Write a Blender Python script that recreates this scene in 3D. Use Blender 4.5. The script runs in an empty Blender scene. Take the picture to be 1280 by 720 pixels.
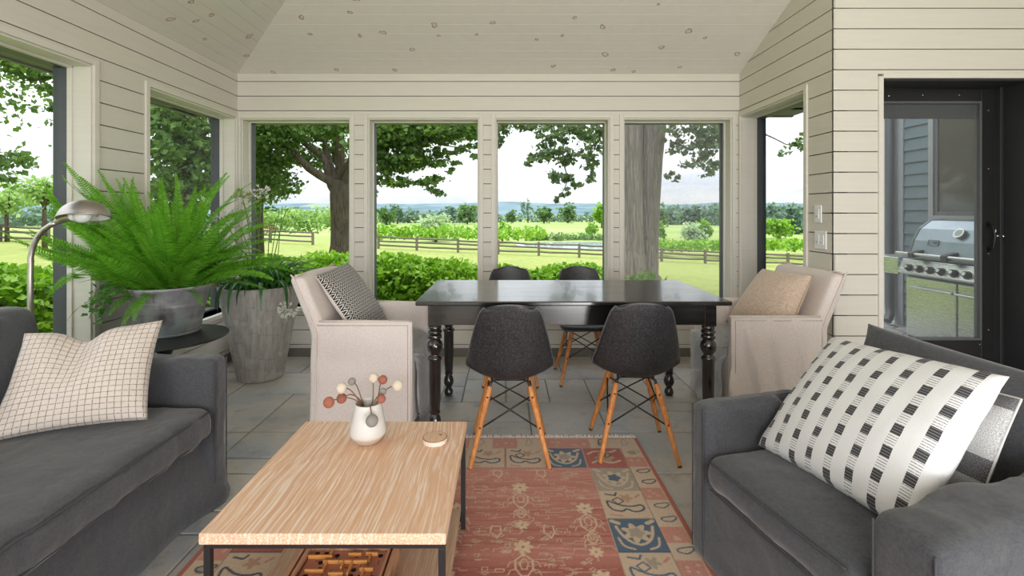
# A screened porch dining and sitting room looking out over lawn, pasture and hills.
import bpy, math, random
import numpy as np
from mathutils import Vector, Matrix, noise as mnoise

SC = bpy.context.scene
COL = SC.collection
F = 605.0          # focal length in pixels of the 1280 px wide frame
VX, VY = 632.0, 266.0
EYE = 1.30
rnd = random.Random(7)

def P(px, py, Y):
    """point at distance Y in front of the camera that lies at pixel (px, py)"""
    return Vector(((px - VX) * Y / F, Y, EYE + (VY - py) * Y / F))

def lin(h):
    """sRGB hex or 0-255 triple -> linear rgba"""
    if isinstance(h, str):
        h = h.lstrip('#'); h = tuple(int(h[i:i + 2], 16) for i in (0, 2, 4))
    return tuple(((c / 255) / 12.92 if c / 255 <= .04045 else ((c / 255 + .055) / 1.055) ** 2.4) for c in h) + (1.0,)

# ------------------------------------------------------------------ node helper
class N:
    def __init__(self, name):
        self.m = bpy.data.materials.new(name); self.m.use_nodes = True
        self.t = self.m.node_tree; self.t.nodes.clear()
        self.out = self.t.nodes.new('ShaderNodeOutputMaterial')
        self._tc = None; self._geo = None
    def new(self, typ, **kw):
        n = self.t.nodes.new(typ)
        for k, v in kw.items(): setattr(n, k, v)
        return n
    def set(self, sock, v):
        if v is None: return
        if hasattr(v, 'is_output'): self.t.links.new(v, sock)
        else:
            if sock.type == 'RGBA' and not hasattr(v, '__len__'): v = (v, v, v, 1)
            if sock.type == 'RGBA' and len(v) == 3: v = tuple(v) + (1,)
            sock.default_value = v
    def tc(self, which='Object'):
        if self._tc is None: self._tc = self.new('ShaderNodeTexCoord')
        return self._tc.outputs[which]
    def pos(self):
        if self._geo is None: self._geo = self.new('ShaderNodeNewGeometry')
        return self._geo.outputs['Position']
    def island(self):
        self.pos(); return self._geo.outputs['Random Per Island']
    def attr(self, name):
        return self.new('ShaderNodeAttribute', attribute_name=name).outputs['Color']
    def map(self, vec, scale=(1, 1, 1), rot=(0, 0, 0), loc=(0, 0, 0)):
        n = self.new('ShaderNodeMapping'); self.set(n.inputs['Vector'], vec)
        n.inputs['Scale'].default_value = scale; n.inputs['Rotation'].default_value = rot; n.inputs['Location'].default_value = loc
        return n.outputs[0]
    def noise(self, vec, scale=5, detail=3, rough=.5, dist=0, color=False):
        n = self.new('ShaderNodeTexNoise'); self.set(n.inputs['Vector'], vec)
        n.inputs['Scale'].default_value = scale; n.inputs['Detail'].default_value = detail
        n.inputs['Roughness'].default_value = rough; n.inputs['Distortion'].default_value = dist
        return n.outputs['Color' if color else 'Fac']
    def voro(self, vec, scale=5, feature='F1', out='Distance', rand=1, dim='3D'):
        n = self.new('ShaderNodeTexVoronoi', feature=feature, voronoi_dimensions=dim); self.set(n.inputs['Vector'], vec)
        n.inputs['Scale'].default_value = scale; n.inputs['Randomness'].default_value = rand
        return n.outputs[out]
    def wave(self, vec, scale=5, dist=2, detail=2, dscale=1, bands='X', typ='BANDS'):
        n = self.new('ShaderNodeTexWave', wave_type=typ)
        if typ == 'BANDS': n.bands_direction = bands
        self.set(n.inputs['Vector'], vec)
        n.inputs['Scale'].default_value = scale; n.inputs['Distortion'].default_value = dist
        n.inputs['Detail'].default_value = detail; n.inputs['Detail Scale'].default_value = dscale
        return n.outputs['Fac']
    def math(self, op, a, b=None, c=None, clamp=False):
        n = self.new('ShaderNodeMath', operation=op, use_clamp=clamp)
        for i, v in enumerate((a, b, c)):
            if v is not None: self.set(n.inputs[i], v)
        return n.outputs[0]
    def sep(self, vec):
        n = self.new('ShaderNodeSeparateXYZ'); self.set(n.inputs[0], vec); return n.outputs
    def comb(self, x=0, y=0, z=0):
        n = self.new('ShaderNodeCombineXYZ')
        for i, v in enumerate((x, y, z)): self.set(n.inputs[i], v)
        return n.outputs[0]
    def mix(self, fac, a, b, blend='MIX'):
        n = self.new('ShaderNodeMix', data_type='RGBA', blend_type=blend)
        self.set(n.inputs[0], fac); self.set(n.inputs[6], a); self.set(n.inputs[7], b)
        return n.outputs[2]
    def ramp(self, fac, stops, interp='LINEAR'):
        n = self.new('ShaderNodeValToRGB'); self.set(n.inputs[0], fac)
        cr = n.color_ramp; cr.interpolation = interp
        while len(cr.elements) < len(stops): cr.elements.new(.5)
        for e, (p, c) in zip(cr.elements, stops):
            e.position = p
            e.color = (c, c, c, 1) if not hasattr(c, '__len__') else (tuple(c) + (1,))[:4]
        return n.outputs['Color']
    def bump(self, h, strength=.3, dist=.01, prev=None):
        n = self.new('ShaderNodeBump'); n.inputs['Strength'].default_value = strength; n.inputs['Distance'].default_value = dist
        self.set(n.inputs['Height'], h)
        if prev is not None: self.set(n.inputs['Normal'], prev)
        return n.outputs[0]
    def pbr(self, color, rough=.6, metal=0, normal=None, spec=.5, sheen=0, coat=0, trans=0, emit=None, estr=0):
        n = self.new('ShaderNodeBsdfPrincipled')
        self.set(n.inputs['Base Color'], color); self.set(n.inputs['Roughness'], rough); self.set(n.inputs['Metallic'], metal)
        if normal is not None: self.set(n.inputs['Normal'], normal)
        n.inputs['Specular IOR Level'].default_value = spec
        n.inputs['Sheen Weight'].default_value = sheen
        n.inputs['Coat Weight'].default_value = coat
        return n.outputs[0]
    def done(self, shader):
        self.t.links.new(shader, self.out.inputs['Surface']); return self.m

def simple(name, col, rough=.6, metal=0, var=.12, scale=8, bump=0, bscale=60, spec=.5, sheen=0):
    n = N(name); c = lin(col) if isinstance(col, str) or max(col) > 1 else tuple(col) + (1,)
    v = n.noise(n.tc(), scale, 4)
    cc = n.mix(v, tuple(x * (1 - var) for x in c[:3]), tuple(min(1, x * (1 + var)) for x in c[:3]))
    nb = n.bump(n.noise(n.tc(), bscale, 3), bump, .004) if bump else None
    return n.done(n.pbr(cc, rough, metal, nb, spec, sheen))

# ------------------------------------------------------------------ mesh builder
class MB:
    def __init__(self):
        self.v = []; self.f = []; self.mi = []; self.uv = None; self.cur = 0
    def _add(self, vs, fs):
        b = len(self.v); self.v.extend([tuple(p) for p in vs])
        for q in fs:
            self.f.append(tuple(i + b for i in q)); self.mi.append(self.cur)
        return self
    def mat(self, i): self.cur = i; return self
    def box(self, x0, x1, y0, y1, z0, z1):
        return self._add([(x0, y0, z0), (x1, y0, z0), (x1, y1, z0), (x0, y1, z0), (x0, y0, z1), (x1, y0, z1), (x1, y1, z1), (x0, y1, z1)],
                         [(0, 3, 2, 1), (4, 5, 6, 7), (0, 1, 5, 4), (1, 2, 6, 5), (2, 3, 7, 6), (3, 0, 4, 7)])
    def obox(self, o, ax, ay, az):
        """box from a corner and three edge vectors"""
        o, ax, ay, az = Vector(o), Vector(ax), Vector(ay), Vector(az)
        vs = [o, o + ax, o + ax + ay, o + ay, o + az, o + ax + az, o + ax + ay + az, o + ay + az]
        return self._add(vs, [(0, 3, 2, 1), (4, 5, 6, 7), (0, 1, 5, 4), (1, 2, 6, 5), (2, 3, 7, 6), (3, 0, 4, 7)])
    def prism(self, poly, d):
        """polygon (3d points) extruded along d"""
        n = len(poly); d = Vector(d); a = [Vector(p) for p in poly]
        vs = a + [p + d for p in a]
        fs = [tuple(range(n - 1, -1, -1)), tuple(range(n, 2 * n))] + [(i, (i + 1) % n, n + (i + 1) % n, n + i) for i in range(n)]
        return self._add(vs, fs)
    def tube(self, pts, r, seg=8, cap=True):
        pts = [Vector(p) for p in pts]; n = len(pts)
        if n < 2: return self
        rs = r if hasattr(r, '__len__') else [r] * n
        t0 = (pts[1] - pts[0]).normalized()
        up = Vector((0, 0, 1)) if abs(t0.z) < .9 else Vector((1, 0, 0))
        a = t0.cross(up).normalized(); vs = []; fs = []
        for i, p in enumerate(pts):
            t = (pts[min(i + 1, n - 1)] - pts[max(i - 1, 0)]).normalized()
            a = (a - t * a.dot(t)).normalized(); b = t.cross(a)
            for k in range(seg):
                g = 2 * math.pi * k / seg
                vs.append(p + (a * math.cos(g) + b * math.sin(g)) * rs[i])
        for i in range(n - 1):
            for k in range(seg):
                fs.append((i * seg + k, i * seg + (k + 1) % seg, (i + 1) * seg + (k + 1) % seg, (i + 1) * seg + k))
        if cap:
            fs.append(tuple(range(seg - 1, -1, -1))); fs.append(tuple((n - 1) * seg + k for k in range(seg)))
        return self._add(vs, fs)
    def lathe(self, prof, c=(0, 0, 0), seg=32, cap=True):
        """prof: list of (radius, z) bottom to top"""
        n = len(prof); vs = []; fs = []
        for r, z in prof:
            for k in range(seg):
                g = 2 * math.pi * k / seg
                vs.append((c[0] + r * math.cos(g), c[1] + r * math.sin(g), c[2] + z))
        for i in range(n - 1):
            for k in range(seg):
                fs.append((i * seg + k, i * seg + (k + 1) % seg, (i + 1) * seg + (k + 1) % seg, (i + 1) * seg + k))
        if cap:
            fs.append(tuple(range(seg - 1, -1, -1))); fs.append(tuple((n - 1) * seg + k for k in range(seg)))
        return self._add(vs, fs)
    def ball(self, c, r, seg=14, sq=(1, 1, 1)):
        prof = []; m = seg // 2
        c = Vector(c); vs = []; fs = []
        for i in range(m + 1):
            a = -math.pi / 2 + math.pi * i / m
            for k in range(seg):
                g = 2 * math.pi * k / seg
                vs.append(c + Vector((math.cos(a) * math.cos(g) * r * sq[0], math.cos(a) * math.sin(g) * r * sq[1], math.sin(a) * r * sq[2])))
        for i in range(m):
            for k in range(seg):
                fs.append((i * seg + k, i * seg + (k + 1) % seg, (i + 1) * seg + (k + 1) % seg, (i + 1) * seg + k))
        return self._add(vs, fs)
    def grid(self, fn, nu, nv):
        vs = [fn(i / nu, j / nv) for j in range(nv + 1) for i in range(nu + 1)]
        fs = [(j * (nu + 1) + i, j * (nu + 1) + i + 1, (j + 1) * (nu + 1) + i + 1, (j + 1) * (nu + 1) + i) for j in range(nv) for i in range(nu)]
        return self._add(vs, fs)
    def xform(self, fn, start=0):
        for i in range(start, len(self.v)): self.v[i] = tuple(fn(Vector(self.v[i])))
        return self
    def build(self, name, mats, parent=None, loc=None, local=False, smooth=False, bevel=0, bseg=2, sub=0, auto=None, uv=None):
        me = bpy.data.meshes.new(name)
        off = Vector((0, 0, 0))
        if parent is not None and not local: off = world_loc(parent)
        elif loc is not None: off = Vector(loc)
        vs = self.v if off.length == 0 else [(p[0] - off.x, p[1] - off.y, p[2] - off.z) for p in self.v]
        me.from_pydata(vs, [], self.f)
        mats = mats if isinstance(mats, (list, tuple)) else [mats]
        for m in mats: me.materials.append(m)
        if len(mats) > 1: me.polygons.foreach_set('material_index', self.mi)
        if smooth: me.polygons.foreach_set('use_smooth', [True] * len(self.f))
        if uv is not None:
            ul = me.uv_layers.new(name='UVMap')
            idx = np.zeros(len(me.loops), dtype=np.int32); me.loops.foreach_get('vertex_index', idx)
            ul.data.foreach_set('uv', np.array(uv, dtype=np.float32)[idx].ravel())
        me.update()
        if smooth and auto is not None: me.set_sharp_from_angle(angle=math.radians(auto))
        o = bpy.data.objects.new(name, me); COL.objects.link(o)
        if parent is not None: o.parent = parent
        elif loc is not None: o.location = loc
        if bevel:
            b = o.modifiers.new('bevel', 'BEVEL'); b.width = bevel; b.segments = bseg; b.limit_method = 'ANGLE'; b.angle_limit = math.radians(40)
        if sub:
            s = o.modifiers.new('sub', 'SUBSURF'); s.levels = sub; s.render_levels = sub
        return o

def world_loc(o):
    v = Vector((0, 0, 0))
    while o is not None: v += o.location; o = o.parent
    return v

def tag(o, label=None, cat=None, group=None, kind=None):
    if label: o['label'] = label
    if cat: o['category'] = cat
    if group: o['group'] = group
    if kind: o['kind'] = kind
    return o
def empty(name, loc, rz=0, **kw):
    o = bpy.data.objects.new(name, None); COL.objects.link(o); o.empty_display_size = .1
    o.location = loc; o.rotation_euler = (0, 0, rz)
    return tag(o, **kw)
def copy_tree(o, parent=None):
    c = o.copy(); COL.objects.link(c); c.parent = parent
    for ch in list(o.children): copy_tree(ch, c)
    return c

def nz(p, s=1.0, off=0.0):
    return mnoise.noise(Vector((p[0] * s + off, p[1] * s + off * 1.7, p[2] * s - off)))

def soft_box(mb, x0, x1, y0, y1, z0, z1, r=.05, n=(10, 10, 6), bulge=(0, 0, 0), disp=None, cs=3):
    """rounded, optionally swollen box; bulge = swelling of the x, y and z faces; disp(p, nrm) -> offset along the normal"""
    lo = (x0, y0, z0); hi = (x1, y1, z1); ax = []
    for a in range(3):
        L = hi[a] - lo[a]; rr = min(r, L / 2 - 1e-4)
        c = [rr * (1 - math.cos(math.pi / 2 * k / cs)) for k in range(cs)]
        mid = [rr + (L - 2 * rr) * k / n[a] for k in range(n[a] + 1)]
        ax.append([lo[a] + t for t in c + mid] + [hi[a] - t for t in reversed(c)])
    idx = {}; vs = []; fs = []
    rr = min(r, min(hi[a] - lo[a] for a in range(3)) / 2 - 1e-4)
    def vert(i, j, k):
        key = (i, j, k)
        if key in idx: return idx[key]
        p = Vector((ax[0][i], ax[1][j], ax[2][k]))
        q = Vector([min(max(p[a], lo[a] + rr), hi[a] - rr) for a in range(3)])
        d = p - q; nrm = d.normalized() if d.length > 1e-9 else Vector((0, 0, 1))
        w = q + nrm * rr
        u = [(p[a] - lo[a]) / (hi[a] - lo[a]) * 2 - 1 for a in range(3)]
        for a in range(3):
            if bulge[a]:
                b, c = [t for t in range(3) if t != a]
                w[a] += bulge[a] * u[a] * (1 - u[b] ** 2) * (1 - u[c] ** 2)
        if disp: w += nrm * disp(w, nrm)
        idx[key] = len(vs); vs.append(w); return idx[key]
    m = [len(a) - 1 for a in ax]
    for i in range(m[0]):
        for j in range(m[1]):
            fs.append((vert(i, j, 0), vert(i, j + 1, 0), vert(i + 1, j + 1, 0), vert(i + 1, j, 0)))
            fs.append((vert(i, j, m[2]), vert(i + 1, j, m[2]), vert(i + 1, j + 1, m[2]), vert(i, j + 1, m[2])))
    for i in range(m[0]):
        for k in range(m[2]):
            fs.append((vert(i, 0, k), vert(i + 1, 0, k), vert(i + 1, 0, k + 1), vert(i, 0, k + 1)))
            fs.append((vert(i, m[1], k), vert(i, m[1], k + 1), vert(i + 1, m[1], k + 1), vert(i + 1, m[1], k)))
    for j in range(m[1]):
        for k in range(m[2]):
            fs.append((vert(0, j, k), vert(0, j, k + 1), vert(0, j + 1, k + 1), vert(0, j + 1, k)))
            fs.append((vert(m[0], j, k), vert(m[0], j + 1, k), vert(m[0], j + 1, k + 1), vert(m[0], j, k + 1)))
    return mb._add(vs, fs)

def pillow(corners, T, n=26, pinch=.05, wr=.004, seed=0, back=.8, crush=None, sag=None):
    """corners: bottom-left, bottom-right, top-right, top-left as seen from the front; returns (MB, uv)"""
    bl, br, tr, tl = [Vector(c) for c in corners]
    nrm = (br - bl).cross(tl - bl).normalized()
    mb = MB(); uv = []; vs = []; idx = {}
    for side in (0, 1):
        for j in range(n + 1):
            for i in range(n + 1):
                edge = i in (0, n) or j in (0, n)
                if side and edge: idx[(1, i, j)] = idx[(0, i, j)]; continue
                s, t = i / n, j / n
                s, t = (1 - math.cos(math.pi * s)) / 2 * .55 + s * .45, (1 - math.cos(math.pi * t)) / 2 * .55 + t * .45
                a, b = 2 * s - 1, 2 * t - 1
                sa = .5 + (s - .5) * (1 - pinch * (1 - b * b)); tb = .5 + (t - .5) * (1 - pinch * (1 - a * a))
                p = bl.lerp(br, sa).lerp(tl.lerp(tr, sa), tb)
                h = T * (max(0, (1 - a * a) * (1 - b * b))) ** .42
                if crush: h *= 1 - crush(s, t)
                h = h if not side else -h * back
                if sag: p = p - Vector((0, 0, sag(s, t)))
                p = p + nrm * (h + wr * (nz(p, 9, seed) + .6 * nz(p, 22, seed)) * (0 if edge else 1))
                idx[(side, i, j)] = len(vs); vs.append(p); uv.append((s, t))
    fs = []
    for side in (0, 1):
        for j in range(n):
            for i in range(n):
                q = (idx[(side, i, j)], idx[(side, i + 1, j)], idx[(side, i + 1, j + 1)], idx[(side, i, j + 1)])
                fs.append(q if not side else q[::-1])
    mb._add(vs, fs)
    mb.edge = [Vector(vs[idx[(0, i, 0)]]) for i in range(n + 1)] + [Vector(vs[idx[(0, n, j)]]) for j in range(1, n + 1)] + \
              [Vector(vs[idx[(0, i, n)]]) for i in range(n - 1, -1, -1)] + [Vector(vs[idx[(0, 0, j)]]) for j in range(n - 1, -1, -1)]
    return mb, uv

def leaf_cloud(blobs, size, seed, aspect=1.5, fold=.25, hang=.0, clump=0):
    """numpy leaf mesh arrays: blobs = [(cx,cy,cz, rx,ry,rz, n)]; leaves are folded diamonds"""
    g = np.random.default_rng(seed); C = []
    for (cx, cy, cz, rx, ry, rz, n) in blobs:
        d = g.normal(size=(n, 3)); d /= np.linalg.norm(d, axis=1)[:, None]
        if clump and n > 20:                      # sprays of leaves around twig ends, thinning outwards
            ns = max(4, n // clump); e = g.normal(size=(ns, 3)); e /= np.linalg.norm(e, axis=1)[:, None]
            e = e * (g.random(ns) ** .5)[:, None] * 1.05; w = .10 + .16 * g.random(ns)
            k = g.integers(0, ns, n); q = g.normal(size=(n, 3)) * w[k][:, None] * np.array([1.15, 1.15, .75])
            C.append(np.array([cx, cy, cz]) + (e[k] + q) * np.array([rx, ry, rz]))
        else:
            rr = g.random(n) ** .45
            C.append(np.array([cx, cy, cz]) + d * rr[:, None] * np.array([rx, ry, rz]))
    C = np.concatenate(C); n = len(C)
    a = g.normal(size=(n, 3)); a[:, 2] -= hang; a /= np.linalg.norm(a, axis=1)[:, None]
    up = g.normal(size=(n, 3)) * .8 + np.array([0, 0, 1.0])
    b = np.cross(a, up); b /= np.linalg.norm(b, axis=1)[:, None] + 1e-9
    c = np.cross(a, b)
    s = size * (.6 + .8 * g.random(n))[:, None]
    V = np.stack([C - a * s * .5 * aspect, C + b * s * .5 - c * s * fold * .5, C + a * s * .5 * aspect, C - b * s * .5 - c * s * fold * .5], 1).reshape(-1, 3)
    return V, n

def np_mesh(name, V, n, mat, parent=None, k=4):
    me = bpy.data.meshes.new(name)
    if parent is not None: V = V - np.array(world_loc(parent))
    me.vertices.add(len(V)); me.vertices.foreach_set('co', V.astype(np.float32).ravel())
    tri = np.arange(n)[:, None] * 4 + np.array([[0, 1, 2, 0, 2, 3]])
    me.loops.add(n * 6); me.loops.foreach_set('vertex_index', tri.astype(np.int32).ravel())
    me.polygons.add(n * 2); me.polygons.foreach_set('loop_start', np.arange(0, n * 6, 3, dtype=np.int32))
    me.update(calc_edges=True); me.validate()
    me.materials.append(mat)
    o = bpy.data.objects.new(name, me); COL.objects.link(o)
    if parent is not None: o.parent = parent
    return o
# ------------------------------------------------------------------ room materials
def m_paint(name, col, streak=True):
    n = N(name); c = lin(col)
    v = n.noise(n.map(n.pos(), (3, 3, 40)), 1.2, 4)
    w = n.noise(n.pos(), 60, 3)
    cc = n.mix(v, tuple(x * .93 for x in c[:3]), tuple(min(1, x * 1.04) for x in c[:3]))
    return n.done(n.pbr(cc, .55, 0, n.bump(w, .12, .002), .35))
def m_ceiling():
    n = N('ceiling_boards_paint'); c = lin('dfd9d0')[:3]
    p = n.map(n.pos(), (1.0, 1.0, .6))
    wob = n.mix(.06, p, n.noise(p, 14, 2, color=True), 'ADD')
    d = n.voro(n.map(wob, (2.8, 3.3, 0)), 1.0, dim='2D')
    rnds = n.sep(n.voro(n.map(wob, (2.8, 3.3, 0)), 1.0, out='Color', dim='2D'))
    size = n.math('MULTIPLY', n.math('GREATER_THAN', rnds[0], .2), n.math('ADD', n.math('MULTIPLY', rnds[1], .06), .035))
    ring = n.math('SUBTRACT', 1.0, n.math('MULTIPLY', n.math('ABSOLUTE', n.math('SUBTRACT', d, n.math('MULTIPLY', size, .75))), 60.0), clamp=True)
    inside = n.math('LESS_THAN', d, size)
    k = n.math('MULTIPLY', inside, n.math('ADD', n.math('MULTIPLY', ring, .75), .16))
    grain = n.noise(n.map(n.pos(), (4, 4, 4)), 3, 5)
    base = n.mix(grain, tuple(x * .94 for x in c), tuple(x * 1.03 for x in c))
    cc = n.mix(k, base, lin('8a4a30'))
    return n.done(n.pbr(cc, .5, 0, n.bump(grain, .05, .003), .4))
def m_stone():
    n = N('bluestone_paving')
    a = n.attr('tone'); s = n.sep(a)
    p = n.pos()
    big = n.noise(p, 2.2, 5, .6); med = n.noise(n.map(p, (1, 1, 1), loc=(3, 1, 0)), 9, 5, .65); fine = n.noise(p, 55, 4, .7)
    base = n.mix(s[0], lin('8d9298'), lin('b3b2ad'))
    base = n.mix(n.math('MULTIPLY', s[1], .6), base, lin('ab9d8f'))
    base = n.mix(n.ramp(big, [(.42, 0), (.62, .8)]), base, lin('bcb0a0'))
    base = n.mix(n.ramp(med, [(.54, 0), (.72, .45)]), base, lin('77716b'))
    base = n.mix(n.ramp(fine, [(.60, 0), (.74, .6)]), base, lin('63605d'))
    h = n.math('ADD', n.math('MULTIPLY', med, .7), n.math('MULTIPLY', fine, .3))
    return n.done(n.pbr(base, n.ramp(med, [(.3, .42), (.8, .62)]), 0, n.bump(h, .35, .006), .4))
def m_glass(name='window_glass', haze=0.0):
    n = N(name)
    tr = n.new('ShaderNodeBsdfTransparent'); tr.inputs[0].default_value = (.97, .985, .98, 1)
    gl = n.new('ShaderNodeBsdfGlossy'); gl.inputs['Roughness'].default_value = .02; gl.inputs[0].default_value = (1, 1, 1, 1)
    fr = n.new('ShaderNodeLayerWeight'); fr.inputs['Blend'].default_value = .08
    smear = n.noise(n.pos(), 6, 4)
    fac = n.math('MULTIPLY', fr.outputs['Fresnel'], n.ramp(smear, [(.3, .5), (.8, .8)]))
    mx = n.new('ShaderNodeMixShader'); n.set(mx.inputs[0], fac); n.set(mx.inputs[1], tr.outputs[0]); n.set(mx.inputs[2], gl.outputs[0])
    sh = mx.outputs[0]
    if haze:
        df = n.new('ShaderNodeBsdfDiffuse'); df.inputs[0].default_value = (.42, .43, .45, 1)
        m2 = n.new('ShaderNodeMixShader')
        n.set(m2.inputs[0], n.math('MULTIPLY', n.ramp(n.noise(n.pos(), 30, 4, .7), [(.3, .85), (.75, 1.15)]), haze))
        n.set(m2.inputs[1], sh); n.set(m2.inputs[2], df.outputs[0]); sh = m2.outputs[0]
    return n.done(sh)

M_WALL = m_paint('wall_paint_greige', 'd7d2c8')
M_TRIM = m_paint('trim_paint_greige', 'dbd6cd')
M_GAP = simple('wall_groove', '6f6961', .9)
M_CEIL = m_ceiling()
M_CGAP = simple('ceiling_groove', '7d766b', .9)
M_STONE = m_stone()
M_GROUT = simple('grout', '7d7a75', .95, bump=.4)
M_GLASS = m_glass()
M_SCREEN = m_glass('screened_glass', .13)
M_SCREENL = m_glass('light_screened_glass', .05)
M_DARKFRAME = simple('dark_window_frame', '4a4e54', .5, var=.2)
M_BASE = simple('dark_stone_baseboard', '6d675f', .7, bump=.3)
M_BLACKDOOR = simple('black_door_paint', '1f1f20', .38, var=.2)
M_DARKREVEAL = simple('dark_reveal_paint', '2b2b2d', .5, var=.15)
M_EXTSIDE = simple('slate_blue_siding', '5c6b74', .6, var=.08)
M_EAVE = simple('eave_soffit_paint', '77777c', .7)
M_ROOF = simple('roof_underlay', '5a5a5c', .9)

H0 = 2.56; SL = .4; XL = -2.43; XR = 2.12; YB = 4.39; YD = 3.13; XE = 5.6; YF = -4.39
COURSE = .1325; ZTOP = 2.623

def clip_poly(poly, fn):
    """keep the part of a (u, z) polygon where fn(u, z) <= 0 (fn linear)"""
    out = []
    for i in range(len(poly)):
        a, b = poly[i], poly[(i + 1) % len(poly)]; fa, fb = fn(*a), fn(*b)
        if fa <= 0: out.append(a)
        if fa * fb < 0:
            t = fa / (fa - fb); out.append((a[0] + (b[0] - a[0]) * t, a[1] + (b[1] - a[1]) * t))
    return out

def wall(name, label, o, u, nrm, L, top, opens, thick=.215, cas=.036, ci=(0, 0)):
    """board wall: o = foot corner on the inner face, u = along, nrm = into the room; top = (z at 0, z at L)"""
    o = Vector(o); u = Vector(u); nrm = Vector(nrm)
    tf = lambda a, z: z - (top[0] + (top[1] - top[0]) * a / L)
    W = lambda a, z, d=0: o + u * a + Vector((0, 0, z)) + nrm * d
    mb = MB(); zt = max(top)
    # core slab in rectangles around the openings
    cuts = sorted({0.0, L} | {c for q in opens for c in q[:2]})
    mb.mat(1)
    for a, b in zip(cuts[:-1], cuts[1:]):
        a = max(a, ci[0]); b = min(b, L - ci[1])
        if b - a < 1e-5: continue
        spans = [(0, zt)]
        for q in opens:
            if q[0] <= a + 1e-6 and q[1] >= b - 1e-6:
                spans = [s for z0, z1 in spans for s in ((z0, min(z1, q[2])), (max(z0, q[3]), z1)) if s[1] - s[0] > 1e-4]
        for z0, z1 in spans:
            p = clip_poly([(a, z0), (b, z0), (b, z1), (a, z1)], tf)
            if len(p) > 2: mb.prism([W(x, z, -.012) for x, z in p], nrm * -(thick - .012))
    # boards
    mb.mat(0)
    k = 0
    while True:
        z1 = ZTOP + COURSE * 6 - COURSE * k - .0035; z0 = z1 - COURSE + .007; k += 1
        if z1 < .02: break
        if z0 > zt: continue
        z0 = max(z0, .0)
        iv = [(0, L)]
        for q in opens:
            e = cas
            if z1 > q[2] - e and z0 < q[3] + e:
                # board partly behind the head or sill casing: cut it by the casing
                if q[2] - e <= z0 and z1 <= q[3] + e or (z0 < q[3] + e and z1 > q[2] - e):
                    iv = [s for a, b in iv for s in ((a, min(b, q[0] - e)), (max(a, q[1] + e), b)) if s[1] - s[0] > 1e-3]
        for a, b in iv:
            p = clip_poly([(a, z0), (b, z0), (b, z1), (a, z1)], tf)
            if len(p) > 2: mb.prism([W(x, z) for x, z in p], nrm * -.012)
        # the bits above the head / below the sill of the same course
        for q in opens:
            e = cas; a, b = max(0, q[0] - e), min(L, q[1] + e)
            for s0, s1 in ((z0, min(z1, q[2] - e)), (max(z0, q[3] + e), z1)):
                if s1 - s0 > .004 and z1 > q[2] - e and z0 < q[3] + e:
                    p = clip_poly([(a, s0), (b, s0), (b, s1), (a, s1)], tf)
                    if len(p) > 2: mb.prism([W(x, z) for x, z in p], nrm * -.012)
    ob = mb.build(name, [M_WALL, M_GAP])
    return tag(ob, label, kind='structure')

def window(idx, label, o, u, nrm, q, glass, cas=.036, far=.215, clampL=None, clampR=None):
    o = Vector(o); u = Vector(u); nrm = Vector(nrm); a, b, z0, z1 = q
    root = tag(empty(f'window_{idx}', o + u * ((a + b) / 2) + Vector((0, 0, z0))), label, 'window', kind='structure')
    def bx(mb, a0, a1, s0, s1, d0, d1):
        return mb.obox(o + u * a0 + Vector((0, 0, s0)) + nrm * d0, u * (a1 - a0), nrm * (d1 - d0), Vector((0, 0, s1 - s0)))
    ca = cas if clampL is None else clampL; cb = cas if clampR is None else clampR
    m = MB(); t = .012
    if ca > 0: bx(m, a - ca, a, z0 - .03, z1 + cas, -.01, t)
    if cb > 0: bx(m, b, b + cb, z0 - .03, z1 + cas, -.01, t)
    bx(m, a, b, z1, z1 + cas, -.01, t)
    m.build('casing', M_TRIM, root, bevel=.003)
    m = MB(); bx(m, a, b, z0 - .035, z0, -.14, .03); m.build('sill', M_TRIM, root, bevel=.004)
    m = MB(); j = .012; mid = -.135
    bx(m, a, a + j, z0, z1 - j, mid, -.002); bx(m, b - j, b, z0, z1 - j, mid, -.002); bx(m, a, b, z1 - j, z1, mid, -.002)
    # stop bead along the jamb
    bx(m, a + j, a + j + .010, z0, z1 - j, mid, mid + .03); bx(m, b - j - .010, b - j, z0, z1 - j, mid, mid + .03); bx(m, a + j, b - j, z1 - j - .010, z1 - j, mid, mid + .03)
    m.build('jamb', M_TRIM, root, bevel=.002)
    m = MB(); w = .022
    bx(m, a, a + w, z0 - .01, z1, -far, mid); bx(m, b - w, b, z0 - .01, z1, -far, mid); bx(m, a, b, z1 - w, z1, -far, mid); bx(m, a, b, z0 - .035, z0 + .014, -far, mid)
    m.build('sash_frame', M_DARKFRAME, root, bevel=.002)
    m = MB(); bx(m, a + w, b - w, z0 + .014, z1 - w, -.185, -.181); m.build('glass', glass, root)
    return root

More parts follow.
